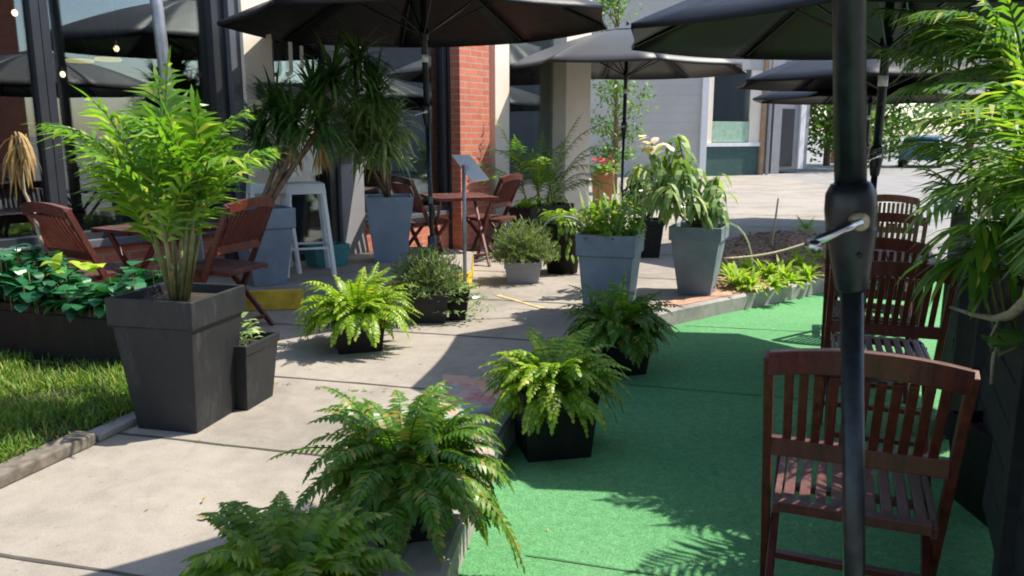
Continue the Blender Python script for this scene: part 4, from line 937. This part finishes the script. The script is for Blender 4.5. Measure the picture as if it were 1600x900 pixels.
random.seed(71)
def ppot(x, y): return (x, y, -.03)
t = thing('potted_palm', 'large feathery palm behind the fence at the right, leaning over the chairs', 'potted palm', ppot(2.22, 3.0)); pot_sq(t, .16, .21, .45, BK)
palm(t, .42, 15, 7, .66, M['palmr'], .12, .24, 20, .019, .9, (.65, 1.5), (.35, 1.4))
t = thing('potted_palm', 'second feathery palm at the right edge, lower and nearer the camera', 'potted palm', ppot(1.98, 2.35)); pot_sq(t, .16, .21, .45, BK)
palm(t, .42, 11, 6, .52, M['palmr'], .12, .22, 20, .018, 1.0, (.55, 1.25), (.4, 1.4))
def fan(b, hub, d, Lr, n, wd, droop=.5, spread=2.4):
    d = Vector(d).normalized(); side = d.cross(Vector((0, 0, 1))).normalized()
    for i in range(n):
        a = -spread / 2 + spread * i / (n - 1); dd = d * math.cos(a) + side * math.sin(a); b.leaf(hub, dd, Lr * (1 - .15 * abs(a)) * rnd(.9, 1.05), wd, droop, 4, prof=[.3, .8, 1, .6, 0])
random.seed(72)
FP = Vector((2.55, 3.9, -.03))
t = thing('potted_fan_palm', 'fan palm with blue green splayed leaves high at the right, under the umbrella', 'potted palm', FP); pot_sq(t, .16, .21, .45, BK)
b = MB(); cb = MB(); cb.tube([(0, 0, .4), (.02, 0, .9), (0, 0, 1.35)], [.05, .045, .04], 8)
for u, v, y, L in ((1480, 60, 3.6, .28), (1450, 125, 3.8, .26), (1545, 100, 3.5, .34), (1580, 45, 3.4, .36), (1500, 20, 3.7, .30), (1590, 130, 3.6, .34)):
    hub = A(u, v, y) - FP; st_ = Vector((0, 0, 1.3)); mid = st_.lerp(hub, .5) + Vector((0, 0, .12)); cb.tube([st_, mid, hub], [.012, .009, .006], 6, False)
    fan(b, hub, (hub - mid) + Vector((0, -.05, -.12)), L, 17, .024, .7)
cb.build('trunk', M['bark'], t, True); b.build('fan_leaves', M['bluepalm'], t)
random.seed(73)
t = thing('broadleaf_plant', 'plant with long glossy pale green leaves drooping over the fence right of the second chair', 'potted plant', (1.95, 2.95, -.03)); pot_sq(t, .13, .17, .4, BK); b = MB(); cb = MB()
for u, v in ((1530, 350), (1555, 380), (1575, 420), (1520, 400), (1590, 360)):
    q = A(u, v, 2.8) - Vector((1.95, 2.95, -.03)); cb.tube([(0, 0, .38), q * .5 + Vector((0, 0, .25)), q], [.01, .008, .005], 6)
    for i in range(9): az = rnd(2.0, 5.2); b.leaf(q, (math.cos(az), math.sin(az) * .6, rnd(-.1, .5)), rnd(.22, .36), .030, rnd(1.0, 2.0), 5)
cb.build('stems', M['cane'], t, True); b.build('leaves', M['palm'], t)
t = thing('climbing_plant', 'few round bright green leaves on a vine at the fence top by the rope', 'plant', tuple(A(1590, 530, 2.3))); b = MB()
for i in range(12): b.leaf((rnd(-.05, .12), rnd(-.05, .08), rnd(-.05, .05)), (rnd(-1, 1), rnd(-1, .2), rnd(-.2, .8)), .085, .08, .6, 4, prof=[.4, 1, 1, .7, 0])
b.build('leaves', M['palm'], t); MB().tube([(-.05, 0, -.05), (.05, 0, 0), (.3, .05, .04)], .004, 5).build('vine', M['cane'], t)

# ------------------------------------------------------------------ street pole with label, menu stand, stools
p = A(290, 300, 5.9)
t = thing('street_pole', 'thin galvanised steel pole rising behind the palm with a small label box', 'pole', (p.x, p.y, S), 0, None, (0, -R(2.6)))
MB().tube([(0, 0, 0), (0, 0, 4.2)], .042, 14).build('shaft', M['galv'], t, True); MB().tube([(0, 0, 0), (0, 0, .06)], .07, 14).build('collar', M['galv'], t, True)
MB().box(.03, .14, -.065, -.035, .42, .72).build('label_box', M['bluepot'], t, bevel=.006)
mp = G(728, 462, S); mp = Vector((-.395, 6.62, S))
t = thing('menu_stand', 'white slanted menu board on a thin steel post at the step corner', 'menu stand', mp, 0)
MB().tube([(0, 0, 0), (0, 0, 1.10)], .016, 12).build('post', M['galv'], t, True); MB().lathe([(.15, 0), (.15, .012), (.02, .025)], 20).build('base', M['galv'], t, True)
c4 = [A(u, v, y) - mp for u, v, y in ((706, 243, 6.80), (734, 243, 6.78), (764, 280, 6.52), (738, 284, 6.54))]
MB().add(c4, [(0, 1, 2, 3)]).build('board', M['white'], t, solid=.016)
def stool(label, locn, rz):
    t = thing('metal_stool', label, 'stool', locn, rz, 'white metal stools'); b = MB().sq([(.165, .70), (.158, .762), (.155, .785), (.145, .79)]); b.build('seat', M['white'], t, bevel=.006)
    for i, (a, c) in enumerate(((-1, -1), (1, -1), (1, 1), (-1, 1))):
        MB().bar((a * .140, c * .140, .72), (a * .20, c * .20, 0), .042, .026, (1, -1, 0) if a * c > 0 else (1, 1, 0)).build('leg', M['white'], t, bevel=.003)
    for z, k in ((.24, .18),):
        for (x0, y0, x1, y1) in ((-1, -1, 1, -1), (1, -1, 1, 1), (1, 1, -1, 1), (-1, 1, -1, -1)):
            if z > .3 and y0 != y1: continue
            MB().bar((x0 * k, y0 * k, z), (x1 * k, y1 * k, z), .018, .014, (0, 0, 1)).build('footrest', M['white'], t)
    return t
st_p = A(486, 430, 6.95); stool('white metal bar stool beside the grey yucca pot on the door step', (-1.79, 6.93, SP), R(20))
st_q = stool('second white metal bar stool, behind the yucca trunks', (-2.12, 6.98, SP), R(25))
t = thing('crate', 'small teal plastic crate on the step behind the stool', 'crate', (-1.72, 7.35, SP), R(40)); b = MB()
b.loft([[(a * x, c * y, z) for a, c in ((-1,-1),(1,-1),(1,1),(-1,1))] for x, y, z in ((.15, .11, 0), (.18, .13, .2), (.17, .12, .2), (.14, .10, .02))]); b.build('body', M['teal'], t, bevel=.004); MB().box(-.06, .06, -.142, -.128, .13, .16).build('handle', M['teal'], t)

# carpet seam lines, fallen leaves, litter
random.seed(81)
for (a0, a1) in (((.62, 4.62), (2.9, 3.98)), ((.05, 2.62), (1.9, 2.08)), ((1.35, 6.10), (4.2, 5.45))):
    strip('carpet_seam', Vector(a0), Vector(a1), .012, simple('seam_green', (.045, .14, .05), .95), .007, wob=.003)  # darker green line along each carpet seam
b = MB(); k = 0
while k < 170:
    x = rnd(-2.0, 3.2); y = rnd(2.2, 9)
    if x < -1.8 and y < 4.4: continue
    z = .008 if x > kx(y) + .02 else S + .012
    if abs(x - kx(y)) < .2: continue
    k += 1; b.leaf((x, y, z), (rnd(-1, 1), rnd(-1, 1), .15), rnd(.015, .045), rnd(.006, .016), rnd(-.2, .5), 2, roll=rnd(-.3, .3))
tag(b.build('leaf_litter', M['dry']), kind='stuff')
b = MB()
for i in range(420):
    p = bedpt(rnd(0, 1)); q = Vector((cx, cy)).lerp(p, math.sqrt(rnd(.02, 1.08))); mound = .20 * math.exp(-((q.x - 2.75)**2 / .30 + (q.y - 8.75)**2 / .30)) + .16 * math.exp(-((q.x - 3.35)**2 / .2 + (q.y - 9.1)**2 / .3))
    c = Vector((q.x, q.y, S + .05 + mound)); d = Vector((rnd(-1, 1), rnd(-1, 1), rnd(-.3, .5))).normalized() * rnd(.015, .05); b.bar(c - d, c + d, rnd(.008, .02), rnd(.004, .012))
tag(b.build('bark_chips', simple('bark_chip', (.30, .18, .10), .95, var=.6, scale=30)), kind='stuff')
# far street furniture
for x, y, lb in ((20.5, 44, 'distant street lamp far down the street'),):
    t = thing('street_lamp', lb, 'street lamp', (x, y, S if x < 10 else 0), 0); MB().tube([(0, 0, 0), (0, 0, 5.6), (.1, 0, 5.9), (.7, -.1, 6.0)], [.07, .05, .045, .04], 8).build('pole', M['pole'], t, True); MB().box(.6, 1.1, -.2, 0, 5.95, 6.03).build('lamp_head', M['galv'], t, bevel=.01)
for k, (x, y) in enumerate(((4.6, 13.5), (6.2, 18.0), (8.2, 22.5), (3.2, 12))):
    strip('pavement_joint', Vector((x - 4, y + 1.2)), Vector((x + 3, y - 1.0)), .02, M['joint'], S + .003)

# small weeds in the pavement joints and at the kerb
random.seed(91); b = MB()
for i in range(46):
    if i % 2: y = rnd(3, 7); q = Vector((kx(y) - .16, y, S))
    else: q = Vector((-1.15, 3.31, S)) + Vector((JD.x, JD.y, 0)) * rnd(-.8, 1.1) + Vector((0, rnd(0, 1) > .5 and .865 or 0, 0))
    for k in range(random.randint(3, 7)): b.leaf(q + Vector((rnd(-.02, .02), rnd(-.02, .02), 0)), (rnd(-1, 1), rnd(-1, 1), rnd(.3, 1)), rnd(.015, .04), .006, .6, 2)
tag(b.build('weeds', M['grass']), kind='stuff')
